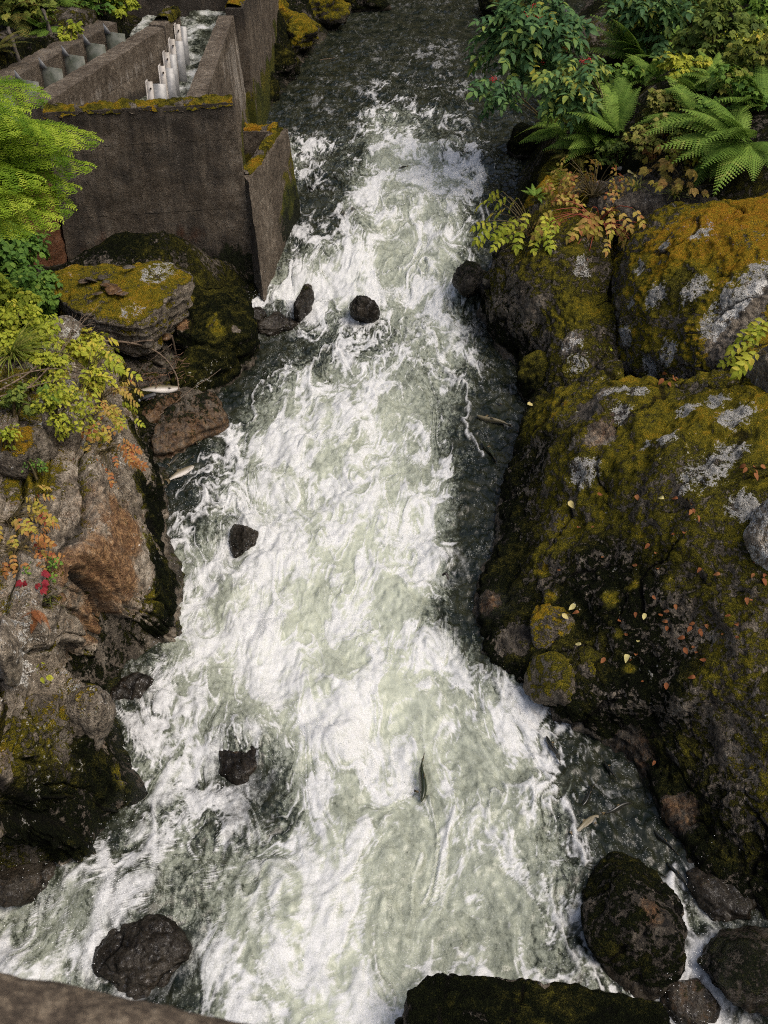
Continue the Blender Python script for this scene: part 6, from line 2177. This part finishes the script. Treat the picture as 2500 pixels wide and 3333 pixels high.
def fish_body():
    xs = np.array([-.5, -.47, -.42, -.33, -.2, -.05, .1, .24, .34, .40, .44])
    hh = np.array([.012, .045, .07, .095, .115, .12, .105, .075, .05, .04, .035])
    ww = np.array([.01, .03, .045, .06, .07, .07, .06, .042, .026, .017, .012])
    n = 40
    X = catmull(xs[:, None], n, 0)[:, 0]
    H = catmull(hh[:, None], n, 0)[:, 0]
    W = catmull(ww[:, None], n, 0)[:, 0]
    th = np.linspace(0, 2 * math.pi, 17)[:-1]
    V = np.stack([np.repeat(X[:, None], 16, 1), W[:, None] * np.cos(th)[None], H[:, None] * np.sin(th)[None]], -1)
    V[:, :, 1] += .03 * np.sin(V[:, :, 0] * 6)
    # hooked snout
    V[:4, :, 2] -= .01 * np.linspace(1, 0, 4)[:, None]
    return V.reshape(-1, 3), gridfaces(n, 16, True)


FBODY = fish_body()


def fin(pts, th=.004):
    P2 = np.array(pts, float)
    n = len(P2)
    V = np.concatenate([P2 + [0, th, 0], P2 - [0, th, 0]])
    F = [tuple(range(n)), tuple(range(2 * n - 1, n - 1, -1))] + [(i, i + n, (i + 1) % n + n, (i + 1) % n) for i in range(n)]
    return V, F


FTAIL = fin([(.42, .0, .03), (.5, .0, .085), (.57, .0, .115), (.535, .0, .03), (.53, 0, 0), (.535, .0, -.03), (.57, .0, -.115), (.5, .0, -.085), (.42, .0, -.03)])
FDORS = fin([(-.08, 0, .105), (-.03, 0, .17), (.03, 0, .165), (.07, 0, .095)])
FADIP = fin([(.26, 0, .06), (.29, 0, .085), (.31, 0, .08), (.30, 0, .05)])
FPECT = fin([(-.3, .055, -.04), (-.27, .14, -.07), (-.21, .13, -.075), (-.24, .05, -.06)])


def salmon(px, py, length, ang, label, mat=FGREEN, dz=0., roll=0., pitch=0., on_rock=False, water=True, s=1.):
    """length in photo pixels; ang: heading of the snout seen in the picture (0 right, 90 up)"""
    p = hit(px, py) if on_rock else PW(px, py)
    L = length * mpp(p) * s
    p = p + np.array([0, 0, dz])
    a = R(ang)
    # turn the picture heading into a ground heading
    v = np.array([math.cos(a), math.sin(a) / .62])
    az = math.atan2(v[1], v[0]) + math.pi
    root = empty('salmon', p, label, 'fish', 'salmon in the river')
    root.rotation_euler = (roll, pitch, az)
    root.scale = (L, L, L)
    for nm, (V, F) in (('body', FBODY), ('tail_fin', FTAIL), ('dorsal_fin', FDORS), ('adipose_fin', FADIP), ('pectoral_fin', FPECT)):
        key = (nm, 0, mat if nm == 'body' else FIN)
        if key not in LIB:
            LIB[key] = mesh_data(nm, V, F, key[2], None, nm == 'body')
        ob(nm, LIB[key], root)
    return root


salmon(1374, 2545, 165, 265, 'olive backed salmon leaping in the foam low in the picture', FGREEN, .045, .25, -.05)
salmon(1605, 1375, 120, 160, 'large pinkish salmon with open mouth in the right eddy', FPALE, .04, .6, .0)
salmon(1590, 1470, 100, 115, 'greenish salmon nosing up the right eddy below the large one', FGREEN, .03, .3)
salmon(1612, 1500, 70, 95, 'slim dark salmon with a silver fin beside the greenish one', FDARK, .01, .2)
salmon(1630, 1320, 70, 150, 'dark salmon back near the top of the right eddy', FDARK, -.02)
salmon(590, 1545, 110, 35, 'silver bellied salmon lying on its side by the left cliff', FPALE, .03, 1.1)
salmon(605, 1505, 60, 215, 'salmon with gaping pink mouth above the silver one', FGREEN, .02, .3)
salmon(655, 1430, 60, 60, 'olive salmon head at the corner of the wet slab', FGREEN, .02, .3)
salmon(565, 1500, 60, 55, 'rust tailed salmon next to the cliff foot', FDARK, .02, .8)
salmon(735, 1270, 60, 75, 'dim green salmon in the dark water right of the gully', FGREEN, -.02, .2)
salmon(1010, 615, 40, 130, 'dark salmon left of the upper pair in the pool', FDARK, .02)
salmon(1036, 612, 34, 100, 'second dark salmon of the upper pair in the pool', FDARK, .02)
salmon(1120, 700, 46, 80, 'brown salmon with raised tail in the pool', FDARK, .05, .2, -.3)
salmon(1150, 690, 50, 70, 'dark salmon jumping beside the brown one in the pool', FDARK, .08, .2, -.4)
salmon(1095, 585, 44, 120, 'shadowy salmon near the middle of the pool', FDARK, .02)
salmon(975, 505, 36, 230, 'dark salmon in the white water behind the low wall', FDARK, .03)
salmon(1312, 548, 34, 200, 'tiny dark salmon fin in the pale upper rapid', FDARK, .03)
salmon(1905, 2690, 120, 25, 'brown salmon with open jaws in the lower right pool', FPALE, .03, .6)
salmon(1915, 2590, 110, 225, 'dark salmon above the open jawed one', FDARK, .02, .3)
salmon(2010, 2635, 110, 15, 'black salmon back crossing the lower right pool', FDARK, .02, .1)
salmon(1985, 2510, 80, 120, 'dark salmon with a silver streak near the wet bank', FDARK, .02, .3)
salmon(1800, 2440, 110, 115, 'slender dark salmon at the top of the lower right pool', FDARK, .02, .2)
salmon(2165, 2745, 110, 135, 'dark salmon along the bank above the big mottled boulder', FDARK, .02, .2)
salmon(2205, 2850, 110, 130, 'dark salmon over the corner outflow', FDARK, .02, .2)
salmon(2140, 2835, 60, 150, 'small salmon in bubbles by the big mottled boulder', FGREEN, -.01, .2)
salmon(520, 1275, 130, 5, 'pale dead salmon stranded in the driftwood gully', FPALE, .05, 1.2, 0., True)

# ================================================================== BLACK BOTTLE
q = hit(488, 1300)
BOT = empty('black_bottle', q + np.array([0, -.02, .06]), 'flat black plastic bottle lying on the wet amber slab', 'bottle')
BOT.rotation_euler = (R(35), R(-8), R(20))
BL = simple_mat('black_plastic', (.006, .006, .007), (.014, .014, .015), 20., .35, .5)
WL = simple_mat('white_print', (.5, .5, .5), (.65, .65, .65), 20., .5)
RL = simple_mat('red_print', (.3, .02, .02), (.4, .03, .03), 20., .5)


def rbox(sx, sy, sz, b):
    import bmesh
    bm = bmesh.new()
    bmesh.ops.create_cube(bm, size=1)
    for v in bm.verts:
        v.co = Vector((v.co.x * sx, v.co.y * sy, v.co.z * sz))
    bmesh.ops.bevel(bm, geom=bm.edges[:], offset=b, segments=3, profile=.6, affect='EDGES')
    V = np.array([v.co[:] for v in bm.verts])
    F = [tuple(v.index for v in f.verts) for f in bm.faces]
    bm.free()
    return V, F


V, F = rbox(.24, .075, .12, .02)
ob('body', mesh_data('body', V, F, BL), BOT)
V, F = tube([(-.11, 0, -.02), (-.135, 0, -.02), (-.16, 0, -.02)], .028, .02, 10, 6)
ob('neck', mesh_data('neck', V, F, BL), BOT)
V, F = tube([(-.158, 0, -.02), (-.17, 0, -.02), (-.185, 0, -.02)], .024, .024, 10, 4)
ob('cap', mesh_data('cap', V, F, STEEL), BOT)
_r = np.random.default_rng(3)
lt = []
x = -.055
for i in range(9):
    w = _r.uniform(.008, .013)
    lt.append(boxv((x, -.0405, .012), (x + .004, -.0385, .036)))
    lt.append(boxv((x + .004, -.0405, .012 + .01 * (i % 3)), (x + w, -.0385, .017 + .01 * (i % 3))))
    x += w + .004
V, F = joinb(lt)
ob('lettering', mesh_data('lettering', V, F, WL, None, False), BOT)
V, F = boxv((-.04, -.0405, .0), (.05, -.0385, .005))
ob('red_line', mesh_data('red_line', V, F, RL, None, False), BOT)
V, F = boxv((-.075, -.0405, -.012), (.075, -.0385, -.0085))
ob('label_edge', mesh_data('label_edge', V, F, WL, None, False), BOT)

# floating stick in the upper pool
q = PW(1065, 195)
V, F = tube([q + [-.22, -.1, .02], q + [0, 0, .03], q + [.22, .12, .02]], .014, .008, 6, 8)
tag(wmesh('floating_stick', V, F, TWIG), 'pale stick floating in the dark upper pool', 'stick')

# ================================================================== BRIDGE PARAPET by the camera
def cam_pt(px, py, depth):
    return np.array([0, 0, CAMH]) + ray(px, py) * depth


A0, A1 = cam_pt(-700, 3310, 1.35), cam_pt(1500, 3770, 1.35)
ax = A1 - A0
Lp = np.linalg.norm(ax)
ax /= Lp
upv = np.array([0, .25, 1.])
sdv = np.cross(ax, upv)
sdv /= np.linalg.norm(sdv)
upv = np.cross(sdv, ax)
nu, nv = 170, 60
V = []
for i in range(nu):
    c = A0 + ax * Lp * i / (nu - 1)
    for j in range(nv):
        th = j / nv * 2 * math.pi
        cx, cz = math.cos(th), math.sin(th)
        ex = np.sign(cx) * abs(cx) ** .5 * .16
        ez = np.sign(cz) * abs(cz) ** .5 * .09
        V.append(c + sdv * (ex) * 1. + upv * (ez - .09))
V = np.array(V)
V += (fbm(V, 16, 4) * .006)[:, None] * upv
F = gridfaces(nu, nv, True)
t = NT('rough_parapet_stone')
p = t.pos()
n1, n2 = t.noise(p, 26., 6, .7), t.noise(p, 90., 4, .7)
col = t.ramp(t.mad(n1, .6, t.math('MULTIPLY', n2, .4)), [(.32, (.012, .010, .008)), (.48, (.07, .055, .04)), (.58, (.15, .12, .085)), (.72, (.3, .26, .2))])
o = wmesh('bridge_parapet', V, F, t.done(t.principled(col, .85, .2, t.bump(n1, .8, .01))))
tag(o, 'blurred mottled stone parapet cutting the bottom left corner', 'parapet')
